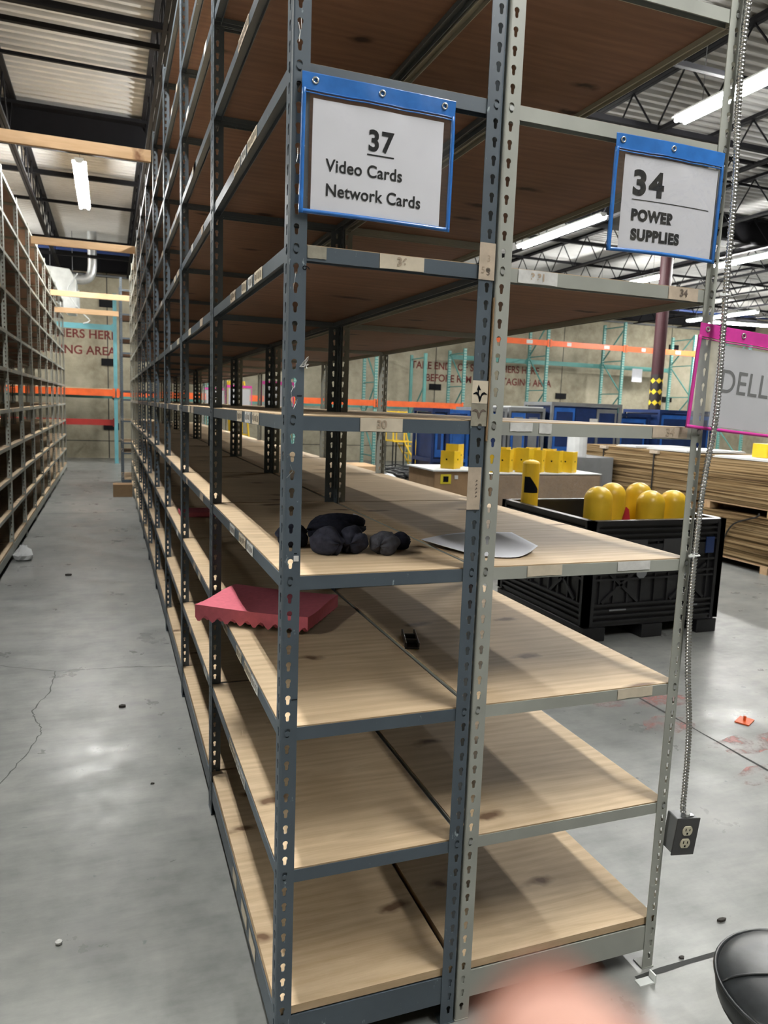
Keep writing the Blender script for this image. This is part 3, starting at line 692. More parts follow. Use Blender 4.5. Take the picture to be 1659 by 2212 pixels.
ob = empty('outlet_box', (1.134, -0.026, 0.358), 'dark metal outlet box with two ivory sockets hanging from the conduit', 'electrical outlet'); ob.rotation_euler = (R(3), R(4), R(-6))
b = MB(); b.box(-0.0335, 0.0335, -0.002, 0.044, 0.004, 0.108); b.build('box_body', M['greym'], ob, bevel=0.003)
b = MB(); b.box(-0.036, 0.036, -0.006, -0.0021, 0, 0.112); b.build('cover_plate', plain('dark_plate', (0.055, 0.055, 0.057), 0.4), ob, bevel=0.0015)
for z in (0.037, 0.075):
    b = MB(); n = 20; b.prism([(0.0155*math.cos(2*PI*k/n), z+max(-0.0135, min(0.0135, 0.0165*math.sin(2*PI*k/n)))) for k in range(n)], 'y', -0.0085, -0.0061); rc = b.build('socket', M['ivory'], ob)
    b = MB(); b.box(-0.0075, -0.0050, -0.0091, -0.0086, z, z+0.008); b.box(0.0050, 0.0075, -0.0091, -0.0086, z, z+0.007); b.box(-0.0025, 0.0025, -0.0091, -0.0086, z-0.010, z-0.005); b.build('slot', M['ink'], rc)
b = MB(); b.tube([(0, 0.012, 0.108), (0, 0.012, 0.116)], 0.0125, 10); b.tube([(-0.004, 0.006, 0.116), (-0.006, 0.004, 0.126)], 0.0105, 10); b.box(0.004, 0.022, 0.004, 0.016, 0.110, 0.114); b.build('cable_clamp', M['galv'], ob)
b = MB(); b.prism([(1.010, 0), (1.062, 0), (1.062, 0.024), (1.058, 0.024), (1.058, 0.004), (1.010, 0.004)], 'y', -0.055, -0.030)
tag(b.build('foot_clip', M['white'], rot=(0, 0, 0)), 'white L shaped clip on the floor at the foot of the right light post', 'clip')

# ------------------------------------------------------------------ things on the shelves
def foam():
    A = Vector((-0.092, 0.855, 0)); B = Vector((0.078, 1.100, 0)); Cc = Vector((0.392, 0.872, 0))
    u = Cc-B; w = A-B; b = MB(); nu, nv_ = 44, 36; v = []; t = 0.030
    zt = 0.912
    for s in (0, 1):
        for j in range(nv_+1):
            for i in range(nu+1):
                p = B+u*(i/nu)+w*(j/nv_)
                if s == 0: z = zt - 0.004*math.sin(PI*i/nu) + 0.003*math.sin(2*PI*j/nv_)
                else: z = zt-t-0.012-0.011*math.sin(2*PI*i/nu*8)*math.cos(2*PI*j/nv_*7) - 0.004*abs(math.sin(PI*i/nu*8))
                v.append((p.x, p.y, z))
    n = (nu+1)*(nv_+1); W2 = nu+1; f = []
    for j in range(nv_):
        for i in range(nu): a = j*W2+i; f.append((a, a+W2, a+W2+1, a+1)); f.append((n+a, n+a+1, n+a+W2+1, n+a+W2))
    for i in range(nu): f.append((i, i+1, n+i+1, n+i)); a = nv_*W2+i; f.append((a+1, a, n+a, n+a+1))
    for j in range(nv_): a = j*W2; f.append((a+W2, a, n+a, n+a+W2)); a = j*W2+nu; f.append((a, a+W2, n+a+W2, n+a))
    b.add(v, f); tag(b.build('foam_pad', M['foam']), 'pink egg crate foam sheet jutting from the front bay into the aisle', 'foam sheet')
foam()
def bundle(x, y, z, rx, ry, rz_, rot, seed, label, mat=M['cloth']):
    rnd = random.Random(seed); nu, nv_ = 28, 16; b = MB(); v = []
    ph = [rnd.uniform(0, 6.28) for _ in range(6)]
    for j in range(nv_+1):
        th = PI*j/nv_
        for i in range(nu):
            a = 2*PI*i/nu
            q = 1+0.07*math.sin(3*a+ph[0]+2*th)+0.05*math.sin(5*th+ph[1]+a)+0.04*math.sin(7*a+ph[2])
            cr = 1-0.28*math.exp(-((a-2.2-0.5*math.cos(th))/0.16)**2)-0.22*math.exp(-((a-4.6+0.4*math.cos(th))/0.14)**2)
            q *= cr
            px, py, pz = rx*q*math.cos(th), ry*q*math.sin(th)*math.cos(a), rz_*q*math.sin(th)*math.sin(a)
            pz = max(pz, -rz_*0.8); v.append((px, py, pz))
    f = []
    for j in range(nv_):
        for i in range(nu): f.append((j*nu+i, j*nu+(i+1) % nu, (j+1)*nu+(i+1) % nu, (j+1)*nu+i))
    b.add(v, f); o = b.build('cloth_bundle', mat, loc=(x, y, z+rz_*0.8), smooth=True, rot=(0, 0, rot)); return tag(o, label, 'cloth', 'rolled dark cloths on the shelf')
zt = LV[2]+0.0068
c2 = plain('slate_cloth', (0.036, 0.038, 0.055), 0.95, 0, 0.3, 60, 0.1)
bundle(0.098, 0.335, zt, 0.040, 0.045, 0.034, 0.4, 1, 'black cloth bundle partly behind the left front post')
bundle(0.160, 0.222, zt, 0.043, 0.036, 0.038, -0.9, 2, 'slate cloth bundle second in the row beside the left post', c2)
bundle(0.240, 0.410, zt, 0.085, 0.045, 0.040, 0.2, 3, 'long black cloth bundle lying behind the others')
bundle(0.232, 0.232, zt, 0.044, 0.038, 0.036, 1.1, 4, 'dark cloth bundle in the middle with a white thread', c2)
o = bundle(0.305, 0.200, zt, 0.042, 0.036, 0.032, 0.9, 5, 'grey cloth bundle at the right end with a dark fold', plain('grey_cloth', (0.062, 0.063, 0.075), 0.95, 0, 0.3, 60, 0.1))
bundle(0.368, 0.255, zt, 0.030, 0.026, 0.024, 0.2, 6, 'small black cloth end poking out at the right')
# sheet
b = MB(); v = []; nu, nv_ = 24, 16
for j in range(nv_+1):
    for i in range(nu+1):
        s, t = i/nu, j/nv_
        p = Vector((0.425, 0.245))*(1-s)*(1-t)+Vector((0.73, 0.165))*s*(1-t)*1.0+Vector((0.62, 0.345))*s*t+Vector((0.50, 0.345))*(1-s)*t
        p = Vector((0.43+0.29*s+0.04*t, 0.255-0.105*s*(1-t)+0.10*t-0.12*math.sin(PI*s)*(1-t)))
        z = LV[2]+0.011+0.018*max(0, 1-s*3.2)*(1-t)+0.016*math.sin(PI*s)*t+0.012*max(0, s*3-2)
        v.append((p.x, p.y, z))
W2 = nu+1; f = [(j*W2+i, j*W2+i+1, (j+1)*W2+i+1, (j+1)*W2+i) for j in range(nv_) for i in range(nu)]
b.add(v, f); o = b.build('paper_sheet', M['paper'], smooth=True); o.modifiers.new('solid', 'SOLIDIFY').thickness = 0.0006
tag(o, 'loose curled white sheet lying across the light shelf behind the middle posts', 'paper')
b = MB(); b.box(-0.022, 0.022, -0.07, 0.07, 0, 0.006); b.box(-0.022, -0.016, -0.07, 0.07, 0.006, 0.02); b.box(0.016, 0.022, -0.07, 0.07, 0.006, 0.02); b.box(-0.022, 0.022, 0.02, 0.028, 0.006, 0.018); b.box(-0.022, 0.022, -0.03, -0.022, 0.006, 0.018)
tag(b.build('plastic_bracket', M['plastic'], loc=(0.512, 0.50, LV[1]+0.0070), rot=(0, 0, R(-17)), bevel=0.002), 'black plastic bracket lying on the light shelf below the white sheet', 'bracket')
b = MB(); b.add([(0, 0, 0.001), (0.05, 0.006, 0.012), (0.045, 0.03, 0.014), (0.01, 0.026, 0.002), (0.03, 0.015, 0.02)], [(0, 1, 4), (1, 2, 4), (2, 3, 4), (3, 0, 4), (3, 2, 1, 0)])
tag(b.build('paper_scrap', M['paper'], loc=(0.37, 0.735, zt)), 'small white paper scrap on the dark shelf behind the cloths', 'paper')
b = MB(); b.box(0.06, 0.30, 0.1, 0.32, 0, 0.03); tag(b.build('foam_pad', M['foam'], loc=(0.0, 2*HB+0.6, LV[1]+0.0070), bevel=0.006), 'dark red foam slab deep in the third bay along the aisle', 'foam sheet')

# ------------------------------------------------------------------ aisle: pine braces, box, heater, bag
for i, (y, z0, xa, xb, lab) in enumerate(((5.02, 3.436, -1.218, -0.001, 'pine board spanning the aisle, nearest of the four'), (8.90, 3.41, -1.218, -0.001, 'pine board spanning the aisle, second from the camera'), (12.06, 3.19, -1.218, 0.0, 'pine board spanning the aisle, third from the camera'), (13.0, 3.02, -1.218, -0.16, 'pine board spanning the aisle, farthest and lowest'))):
    b = MB(); b.box(xa, xb, y-0.019, y+0.019, z0, z0+0.089); tag(b.build('wooden_brace', M['lumber'], bevel=0.002), lab, 'lumber', 'pine boards bridging the aisle')
b = MB(); b.box(-0.305, -0.012, 10.95, 11.25, 0, 0.20); tag(b.build('cardboard_box', M['card'], bevel=0.004), 'small brown carton on the floor at the far end of the aisle shelving', 'box')
h = empty('unit_heater', (-1.30, 17.0, 3.74), 'white hanging unit heater with a round outlet above the left shelving', 'heater'); h.scale = (1.15, 1.15, 1.15)
b = MB(); b.prism([(-0.27, 0.12), (0.10, -0.30), (0.26, -0.30), (0.28, 0.30), (0.16, 0.52), (-0.27, 0.55)], 'y', -0.3, 0.3); b.build('cabinet', M['white'], h, bevel=0.02)
b = MB(); n = 20; b.tube([(0.20, -0.06, -0.02), (0.32, -0.06, -0.02)], 0.19, 20, caps=False); b.build('outlet_ring', M['white'], h, smooth=True)
b = MB(); b.tube([(0.27, -0.06, -0.02), (0.30, -0.06, -0.02)], 0.17, 20); b.build('fan_opening', M['black'], h)
b = MB(); b.tube(smooth_path([(0.18, -0.1, 0.38), (0.36, -0.1, 0.36), (0.50, -0.1, 0.42), (0.56, -0.1, 0.60), (0.56, -0.1, 1.0), (0.56, -0.1, 1.70)], 0.04), 0.085, 14); b.build('flue_duct', M['duct'], h, smooth=True)
b = MB()
for x in (-0.2, 0.2): b.tube([(x, 0, 0.5), (x, 0, 1.72)], 0.006, 5)
b.build('hanger_rod', M['greym'], h)
b = MB(); b.tube(smooth_path([(0.30, -0.3, 0.45), (0.12, -0.34, 0.1), (0.34, -0.34, -0.25), (0.50, -0.3, -0.42), (0.38, -0.3, -0.48)], 0.05), 0.012, 6); b.build('gas_line', M['white'], h)
b = MB(); rnd = random.Random(3)
pts = []
b.lathe([(0.01, 0), (0.07, 0.01), (0.085, 0.05), (0.06, 0.09), (0.03, 0.12), (0.01, 0.125)], (0, 0, 0), 12); o = b.build('plastic_wrap', M['film'], loc=(-1.13, 6.15, 0.001))
for vt in o.data.vertices: vt.co *= 1+rnd.uniform(-.22, .22)
for vt in o.data.vertices: vt.co.z = max(vt.co.z, 0)
o.data.materials[0] = M['wrapw']
tag(o, 'crumpled white plastic wrap on the floor at the left shelving base', 'wrapper')

# ------------------------------------------------------------------ pallet racking along the far wall
YF, YB = 17.6, 18.6
def upright(x, ht, m, label, yb=YB):
    r = empty('rack_tower', (x, YF, 0), label, 'pallet rack frame', 'pallet rack frames along the far wall')
    d = yb-YF
    for y in (0, d):
        b = MB(); b.prism([(-0.04, -0.035), (0.04, -0.035), (0.04, 0.035), (0.028, 0.035), (0.028, -0.025), (-0.028, -0.025), (-0.028, 0.035), (-0.04, 0.035)], 'z', 0.008, ht); b.box(-0.06, 0.06, -0.06, 0.06, 0, 0.008); b.build('upright', m, r, (0, y, 0))
    b = MB(); z = 0.25; i = 0
    while z+0.9 < ht:
        b.bar((0, 0.03, z), (0, d-0.03, z), 0.03, 0.03); p = [(0, 0.03, z+0.05), (0, d-0.03, z+0.95)]
        if i % 2: p = [(0, d-0.03, z+0.05), (0, 0.03, z+0.95)]
        b.bar(*p, 0.03, 0.03); z += 1.0; i += 1
    b.bar((0, 0.03, ht-0.12), (0, d-0.03, ht-0.12), 0.03, 0.03); b.build('brace', M['teal'], r)
ups = [(-2.95, 4.4, 'blueteal'), (-0.19, 4.0, 'blueteal'), (2.0, 4.4, 'tealh'), (4.2, 4.4, 'tealh'), (6.42, 4.4, 'tealh'), (7.85, 3.1, 'teal'), (9.05, 3.3, 'tealh'), (11.72, 4.4, 'tealh'), (14.40, 4.4, 'tealh'), (17.1, 4.2, 'tealh'), (19.4, 4.2, 'tealh')]
for i, (x, h_, m) in enumerate(ups): upright(x, h_, M[m], ('blue green' if m == 'blueteal' else 'teal') + ' pallet rack upright frame, %s counted from the left along the far wall' % ordn[i])
def rbeam(x0, x1, y, z0, z1, m, lab, name='rack_beam'):
    b = MB(); b.box(x0+0.045, x1-0.045, y-0.025, y+0.025, z0, z1); o = tag(b.build(name, m), lab, 'rack beam', 'pallet rack beams')
    for x in (x0+0.045, x1-0.045):
        c = MB(); c.box(x-0.03, x+0.03, y-0.035, y-0.025, z0-0.03, z1+0.03); c.build('end_plate', m, o)
    return o
def blab(o, xs, y, z0, z1):
    for xa, xb in xs:
        b = MB(); b.box(xa, xb, y-0.029, y-0.026, z0, z1); b.build('beam_label', M['tapew'], o)
segs = [(-2.95, -0.19), (-0.19, 2.0), (2.0, 4.2), (4.2, 6.42), (6.42, 9.05)]
nm5 = ['behind the left shelving and aisle', 'behind the far end of the aisle shelving', 'seen through the shelves, second past the aisle', 'seen through the shelves, third past the aisle', 'behind the yellow rolling ladder']
for (a, c), q in zip(segs, nm5):
    rbeam(a, c, YF-0.06, 1.61, 1.765, M['orange'], 'low orange rack beam ' + q)
    rbeam(a, c, YB+0.06, 1.55, 1.66, M['teal'], 'teal rear rack beam at orange beam height ' + q)
rbeam(-2.95, -0.19, YF+0.1, 0.91, 1.05, M['red'], 'dark red rack beam near the floor at the far end of the aisle')
rbeam(-2.95, -0.19, YF-0.06, 3.145, 3.27, M['blueteal'], 'blue green top rack beam at the far end of the aisle')
for (a, c), q in zip([(9.05, 11.72), (11.72, 14.40), (14.40, 17.1)], ['left', 'middle', 'right']):
    ob_ = rbeam(a, c, YF-0.06, 3.53, 3.685, M['orange'], 'high orange rack beam above the blue cages, %s section' % q)
    blab(ob_, [(a+0.6, a+0.75), (a+1.9, a+2.1)], YF-0.06, 3.56, 3.66)
    rbeam(a, c, YB+0.06, 3.06, 3.19, M['teal'], 'teal rear rack beam below the high orange beam, %s section' % q)
b = MB(); b.box(15.6, 16.0, YB+0.03, YB+0.034, 2.7, 3.12); tag(b.build('paper_notice', M['paper']), 'white paper notice hanging on the far pallet rack left of the maroon column', 'notice')
for z in (1.66,):
    b = MB(); b.box(0, 2.6, 0, 1.0, 0, 0.02); tag(b.build('rack_decking', M['plye'], loc=(-2.87, YF, 1.77)), 'plywood decking on the orange rack beam at the aisle end', 'decking')
c = empty('steel_column', (8.80, 9.35, 0), 'maroon steel roof column with yellow and black hazard tape', 'column')
b = MB(); b.tube([(0, 0, 0.012), (0, 0, 4.70)], 0.105, 24); b.box(-0.2, 0.2, -0.2, 0.2, 0, 0.012); b.build('shaft', M['maroon'], c, smooth=False)
b = MB(); b.tube([(0, 0, 0.9), (0, 0, 2.32)], 0.1065, 24, caps=False); b.build('hazard_tape', M['hazard'], c)

# ------------------------------------------------------------------ open floor on the right
# black bulk container
K = empty('bulk_container', (2.70, 2.62, 0), 'black folding plastic bulk container holding yellow bollard covers', 'container'); CW, CD, CH = 1.17, 1.22, 0.85
def wallpart(axis, flip):
    L = CW if axis == 'x' else CD; b = MB()
    def bx(a0, a1, z0, z1, d0, d1, mi=0):
        if axis == 'x':
            y0, y1 = (d0, d1) if not flip else (CD-d1, CD-d0); b.box(a0, a1, y0, y1, z0, z1, mi)
        else:
            x0, x1 = (d0, d1) if not flip else (CW-d1, CW-d0); b.box(x0, x1, a0, a1, z0, z1, mi)
    bx(0.03, L-0.03, 0.12, CH-0.005, 0.028, 0.045)
    for z in (0.13, 0.17, 0.21, 0.25, 0.43, 0.47, 0.55, 0.70, 0.74, 0.78, 0.815): bx(0.01, L-0.01, z, z+0.014, 0.004, 0.03)
    bx(0, L, CH-0.022, CH, 0, 0.05)
    for a in (0.0, L-0.07): bx(a, a+0.07, 0.11, CH-0.02, 0.0, 0.045)
    for i in range(9): a = 0.12+(L-0.24)*i/8; bx(a-0.006, a+0.006, 0.25, 0.70, 0.012, 0.03)
    for s in (1, -1):
        for a in (0.25*L, 0.75*L):
            p0, p1 = (a-0.15, 0.27), (a+0.15, 0.52)
            if s < 0: p0, p1 = (a+0.15, 0.27), (a-0.15, 0.52)
            if axis == 'x': yv = 0.014 if not flip else CD-0.014; b.bar((p0[0], yv, p0[1]), (p1[0], yv, p1[1]), 0.02, 0.012, (0, 1, 0))
            else: xv = 0.014 if not flip else CW-0.014; b.bar((xv, p0[0], p0[1]), (xv, p1[0], p1[1]), 0.02, 0.012, (1, 0, 0))
    return b.build('side_wall', M['plastic'], K)
for a in ('x', 'y'):
    for fl in (False, True): wallpart(a, fl)
b = MB(); b.box(0.02, CW-0.02, 0.02, CD-0.02, 0.10, 0.125); b.build('floor_deck', M['plastic'], K)
for i, x in enumerate((0.0, CW/2-0.09, CW-0.18)):
    b = MB(); b.box(x, x+0.18, 0, CD, 0, 0.10); b.build('runner', M['plastic'], K, bevel=0.006)
b = MB(); b.box(0.10, CW-0.10, 0.002, 0.012, 0.60, 0.68); b.build('door_panel', M['plastic'], K)
for x in (0.09, CW-0.17):
    b = MB(); b.box(x, x+0.075, -0.006, 0.004, 0.60, 0.72); b.build('latch', M['bluep'], K, bevel=0.003)
for x in (0.45, 0.85):
    b = MB(); b.prism([(x-0.05, 0.50), (x+0.05, 0.50), (x+0.04, 0.46), (x+0.02, 0.44), (x-0.02, 0.44), (x-0.04, 0.46)], 'y', -0.003, 0.006); b.build('catch', M['greym'], K)
pm_ = plain('charcoal_plate', (0.04, 0.04, 0.042), 0.5)
for xa, xb in ((0.26, 0.48), (0.62, 0.80)):
    b = MB(); b.box(xa, xb, -0.003, 0.001, 0.53, 0.715); b.build('placard_plate', pm_, K)
for x in (0.20, 0.83):
    b = MB(); b.box(x, x+0.14, -0.004, 0.003, 0.215, 0.225); b.build('handle_edge', M['greym'], K)
# bollard covers
def dome(x, y, zt_, r, lab):
    b = MB(); prof = [(r*0.99, 0.0), (r, 0.02), (r, zt_-r*0.92)]
    for i in range(1, 9): a = PI/2*i/8; prof.append((max(0.002, r*math.cos(a)), zt_-r*0.92+r*0.92*math.sin(a)))
    b.lathe(prof, (0, 0, 0), 32); tag(b.build('bollard_cover', M['yellowp'], loc=(x, y, 0.126), smooth=True), lab, 'bollard cover', 'yellow domed covers in the black container')
for x, y, zz_, l in ((2.965, 2.92, 1.055, 'yellow domed bollard cover at the left front of the black container'), (3.235, 3.12, 1.060, 'yellow domed bollard cover behind the red scrap in the container'), (3.415, 2.90, 1.025, 'yellow domed bollard cover in the middle of the front row'), (3.53, 3.18, 1.055, 'yellow domed bollard cover at the back right, half hidden'), (3.665, 2.95, 1.022, 'yellow domed bollard cover next to the right light post')):
    dome(x, y, zz_-0.126, 0.100, l)
bo_ = empty('bollard', (2.845, 3.66, 0.126), 'slim yellow bollard with a black patch standing in the black container', 'bollard')
b = MB(); prof = [(0.068, 0), (0.068, 1.035)] + [(0.068*math.cos(a), 1.035+0.028*math.sin(a)) for a in (0.5, 1.0, 1.3, 1.5)]; b.lathe(prof, (0, 0, 0), 24); b.build('tube', M['yellowp'], bo_, smooth=False)
b = MB(); v = []
for i in range(9):
    a = R(-165+105*i/8); zt2 = 0.93 if i < 4 else 0.93-0.10*(i-3)/5
    v += [(0.0688*math.cos(a), 0.0688*math.sin(a), 0.80), (0.0688*math.cos(a), 0.0688*math.sin(a), max(zt2, 0.802))]
b.add(v, [(2*i, 2*i+2, 2*i+3, 2*i+1) for i in range(8)]); b.build('black_patch', M['ink'], bo_)
b = MB(); b.add([(0, 0, 0), (0.07, 0.01, 0), (0.055, 0.02, 0.10), (0.02, 0.012, 0.12), (0.0, 0.03, 0.0), (0.07, 0.04, 0)], [(0, 1, 2, 3), (4, 3, 2, 5), (0, 3, 4), (1, 5, 2), (0, 4, 5, 1)])
tag(b.build('red_rag', M['redtape'], loc=(3.055, 2.74, 0.81)), 'red scrap poking above the rim between the yellow covers', 'rag')
b = MB(); b.tube([(3.09, 2.76, 0.126), (3.09, 2.76, 0.80)], 0.01, 6); tag(b.build('stake', M['red']), 'red stake inside the black container under the red scrap', 'stake')

# cartons behind the container
cb = empty('carton', (2.80, 5.45, 0), 'brown carton with a yellow label beside the stretch wrapped load', 'box')
b = MB(); b.box(0, 0.56, 0, 0.7, 0.12, 0.93); b.build('box_body', M['card'], cb, bevel=0.005)
b = MB(); b.box(-0.02, 0.57, -0.02, 0.72, 0.931, 0.945); b.build('film_top', M['wrapw'], cb)
b = MB(); b.box(0.07, 0.19, -0.004, -0.001, 0.80, 0.90); b.build('yellow_label', M['yellab'], cb); b = MB(); b.box(0.10, 0.16, -0.006, -0.0045, 0.82, 0.88); b.build('label_symbol', M['ink'], cb)
b = MB(); b.box(0.23, 0.27, -0.004, -0.001, 0.85, 0.89); b.build('white_label', M['tapew'], cb)
b = MB(); b.tube(smooth_path([(0.55, -0.03, 0.94), (0.47, -0.04, 0.82), (0.50, -0.04, 0.7), (0.45, -0.03, 0.62), (0.52, -0.03, 0.45)], 0.03), 0.014, 6); b.build('red_strap', M['redtape'], cb)
b = MB()
for x in (0, 0.24, 0.47): b.box(x, x+0.09, 0, 0.7, 0, 0.12)
b.build('pallet_runner', M['lumber'], cb)
wl = empty('wrapped_load', (3.42, 5.42, 0), 'stretch wrapped brown pallet load under the yellow guards', 'pallet load')
b = MB(); b.box(0, 1.42, 0, 0.85, 0.12, 0.90); b.build('cartons', M['card'], wl, bevel=0.02)
b = MB(); n = 30; rnd = random.Random(5); v = []
per_ = [(0-0.008+1.436*i/n, -0.008) for i in range(n+1)] + [(1.428, -0.008+0.866*i/12) for i in range(1, 13)] + [(1.428-1.436*i/n, 0.858) for i in range(1, n+1)] + [(-0.008, 0.858-0.866*i/12) for i in range(1, 12)]
for j in range(13):
    for p in per_: v.append((p[0]+rnd.uniform(-.006, .002), p[1]+rnd.uniform(-.006, .004), 0.12+0.79*j/12))
q = len(per_); b.add(v, [(j*q+i, j*q+(i+1) % q, (j+1)*q+(i+1) % q, (j+1)*q+i) for j in range(12) for i in range(q)]); b.build('stretch_film', M['film'], wl, smooth=True)
b = MB(); b.box(-0.005, 1.425, -0.005, 0.855, 0.905, 0.912); b.build('top_sheet', M['wrapw'], wl)
b = MB()
for x in (0, 0.64, 1.30): b.box(x, x+0.12, 0, 0.85, 0, 0.118)
b.build('pallet_runner', M['lumber'], wl)
# yellow guards
def guard(x, y, z, h_, rz, lab, w=0.150):
    g = empty('corner_guard', (x, y, z), lab, 'guard', 'yellow steel guards on the wrapped load', rz)
    b = MB(); b.prism([(0, 0), (w, 0), (w, 0.007), (0.007, 0.007), (0.007, w), (0, w)], 'z', 0, h_); b.build('angle', M['yellow'], g, bevel=0.0015)
    b = MB()
    for t in (0.55,):
        b.tube([(w*t, -0.0012, h_*0.52), (w*t, 0.002, h_*0.52)], 0.010, 10); b.tube([(-0.0012, w*t, h_*0.52), (0.002, w*t, h_*0.52)], 0.010, 10)
    b.build('bolt_hole', M['ink'], g)
wn = ['left end', 'second from the left', 'third from the left', 'fourth from the left', 'fifth from the left', 'right end']
for i in range(6): guard(3.53+0.197*i, [5.50, 5.54, 5.48, 5.53, 5.49, 5.52][i], 0.913, [0.25, 0.25, 0.27, 0.25, 0.245, 0.235][i], R([38, 44, 36, 42, 40, 35][i]), 'upright yellow steel guard on the wrapped load, ' + wn[i])
for i in range(5): guard(3.63+0.197*i, [5.76, 5.80][i % 2], 0.913, [0.255, 0.26, 0.25, 0.26, 0.25][i], R([42, 38, 44, 40, 42][i]), 'upright yellow steel guard in the back row on the wrapped load, ' + ['left end', 'second from left', 'third from left', 'fourth from left', 'right end'][i], 0.13)
guard(3.05, 5.52, 0.947, 0.19, R(38), 'short yellow steel guard on the brown carton, left one', 0.16); guard(3.22, 5.78, 0.947, 0.25, R(40), 'tall yellow steel guard on the brown carton, right one', 0.15)

# cable pile
b = MB(); b.box(2.75, 3.75, 7.0, 8.0, 0, 0.62); tag(b.build('black_crate', M['plastic'], bevel=0.01), 'black crate under the tangle of black cables', 'crate')
b = MB(); rnd = random.Random(11)
for i in range(46):
    cx, cy = rnd.uniform(3.22, 3.6), rnd.uniform(7.25, 7.8); r0 = rnd.uniform(0.08, 0.2); z = 0.642+rnd.uniform(0, 0.16)*max(0, 1-abs(cx-3.25)/0.5); t0 = rnd.uniform(0, 6)
    b.tube([(cx+r0*math.cos(t0+t*0.5)*1.3, cy+r0*math.sin(t0+t*0.5), z+rnd.uniform(-0.008, 0.02)) for t in range(rnd.randint(8, 14))], rnd.choice([0.006, 0.009]), 5)
tag(b.build('cable_pile', plain('black_cable', (0.03, 0.034, 0.036), 0.4)), 'tangled heap of black cables on a black crate', 'cables', kind='stuff')
b = MB(); b.lathe([(0.02, 0), (0.14, 0.01), (0.15, 0.05), (0.09, 0.10), (0.02, 0.13)], (0, 0, 0), 14); o = b.build('plastic_bag', M['wrapw'], loc=(2.88, 7.12, 0.622)); rnd = random.Random(2)
for vt in o.data.vertices: vt.co.x *= 1+rnd.uniform(-.3, .3); vt.co.y *= 1+rnd.uniform(-.3, .3); vt.co.z *= 1+rnd.uniform(-.2, .2)
tag(o, 'crumpled white plastic bag left of the black cables', 'bag')
b = MB(); b.box(3.25, 3.85, 10.0, 10.8, 0, 0.6); tag(b.build('wooden_crate', M['lumber'], bevel=0.006), 'low pale wooden crate behind the light shelving', 'crate')

# rolling ladder and step ladder
ld = empty('rolling_ladder', (6.45, 16.2, 0), 'yellow rolling warehouse ladder with looped handrails', 'ladder')
b = MB()
for y in (0.0, 0.55):
    b.tube(smooth_path([(0.0, y, 0.72), (0.0, y, 1.42), (0.06, y, 1.47), (0.30, y, 1.47), (0.37, y, 1.42), (0.62, y, 0.74), (0.66, y, 0.10)], 0.08), 0.02, 6)
    b.tube([(0.30, y, 0.72), (0.72, y, 0.05)], 0.02, 6); b.tube([(0.0, y, 0.72), (0.66, y, 0.72)], 0.018, 6); b.tube([(0.30, y, 0.72), (0.30, y, 1.47)], 0.018, 6)
b.build('handrail', M['yellow'], ld)
for i in range(3):
    b = MB(); x = 0.36+0.11*i; z = 0.60-0.2*i; b.box(x, x+0.16, 0.02, 0.53, z, z+0.025); b.build('step', M['yellow'], ld)
b = MB(); b.box(0.0, 0.33, 0.02, 0.53, 0.72, 0.75); b.build('platform', M['yellow'], ld)
for x, y in ((0, 0), (0, 0.55), (0.30, 0), (0.30, 0.55)):
    b = MB(); b.tube([(x, y, 0.0), (x, y, 0.72)], 0.018, 6); b.build('leg', M['black'], ld)
sl = empty('step_ladder', (2.25, 14.0, 0), 'tall yellow step ladder seen between the shelves beyond the pink signs', 'ladder')
for x0, x1 in ((0.02, 0.14), (-0.28, -0.08)):
    b = MB(); b.bar((x0+0.0, 0, 2.0), (x1+0.05, -0.1, 0), 0.07, 0.03); b.bar((x0, 0.3, 2.0), (x1, 0.9, 0), 0.05, 0.03); b.build('rail', M['yellow'], sl)
for i in range(6):
    b = MB(); z = 0.3+i*0.3; b.box(-0.28+0.02*i, 0.12, -0.05, 0.02, z, z+0.025); b.build('rung', M['yellow'], sl)

# cages, cabinets and shelving beyond the cardboard
def cage(x, y, w, d, h_, fm, pm, lab, panels=2, note=True):
    r = empty('cage_cart', (x, y, 0), lab, 'cage cart', 'blue carts and cages in a row')
    b = MB()
    for px in (0, w-0.04):
        for py in (0, d-0.04): b.box(px, px+0.04, py, py+0.04, 0.0, h_)
    for z in (0.12, h_*0.52, h_-0.05):
        b.box(0.04, w-0.04, 0, 0.04, z, z+0.05); b.box(0.04, w-0.04, d-0.04, d, z, z+0.05); b.box(0, 0.04, 0.04, d-0.04, z, z+0.05); b.box(w-0.04, w, 0.04, d-0.04, z, z+0.05)
    b.build('frame', fm, r)
    b = MB(); b.box(0.045, w-0.045, 0.05, d-0.05, 0.175, h_*0.52-0.005); b.box(0.045, w-0.045, 0.05, d-0.05, h_*0.52+0.055, h_-0.055); b.build('body_panel', pm, r)
    pw = (w-0.12)/panels
    for i in range(panels):
        b = MB(); b.box(0.06+i*pw+0.01, 0.06+(i+1)*pw-0.01, 0.03, 0.046, h_*0.52+0.07, h_-0.08); dd = b.build('door', [M['bluel'], M['bluep'], M['greym']][i % 3] if pm is not M['bluel'] else M['bluel'], r)
        b = MB(); b.box(0.06+i*pw+0.05, 0.06+(i+1)*pw-0.05, 0.024, 0.029, h_*0.52+0.18, h_-0.14); b.build('door_inset', pm, dd)
    if note:
        b = MB(); b.box(w*0.55, w*0.55+0.14, 0.012, 0.020, h_*0.8, h_*0.8+0.12); b.build('paper_note', M['tapew'], r)
cage(3.90, 8.05, 0.27, 0.7, 1.585, M['bluep'], M['bluep'], 'tall navy cabinet left of the middle posts', 1, False)
cage(4.20, 8.20, 0.36, 0.7, 1.57, M['bluel'], M['bluel'], 'tall bright blue cabinet right behind the middle posts', 1)
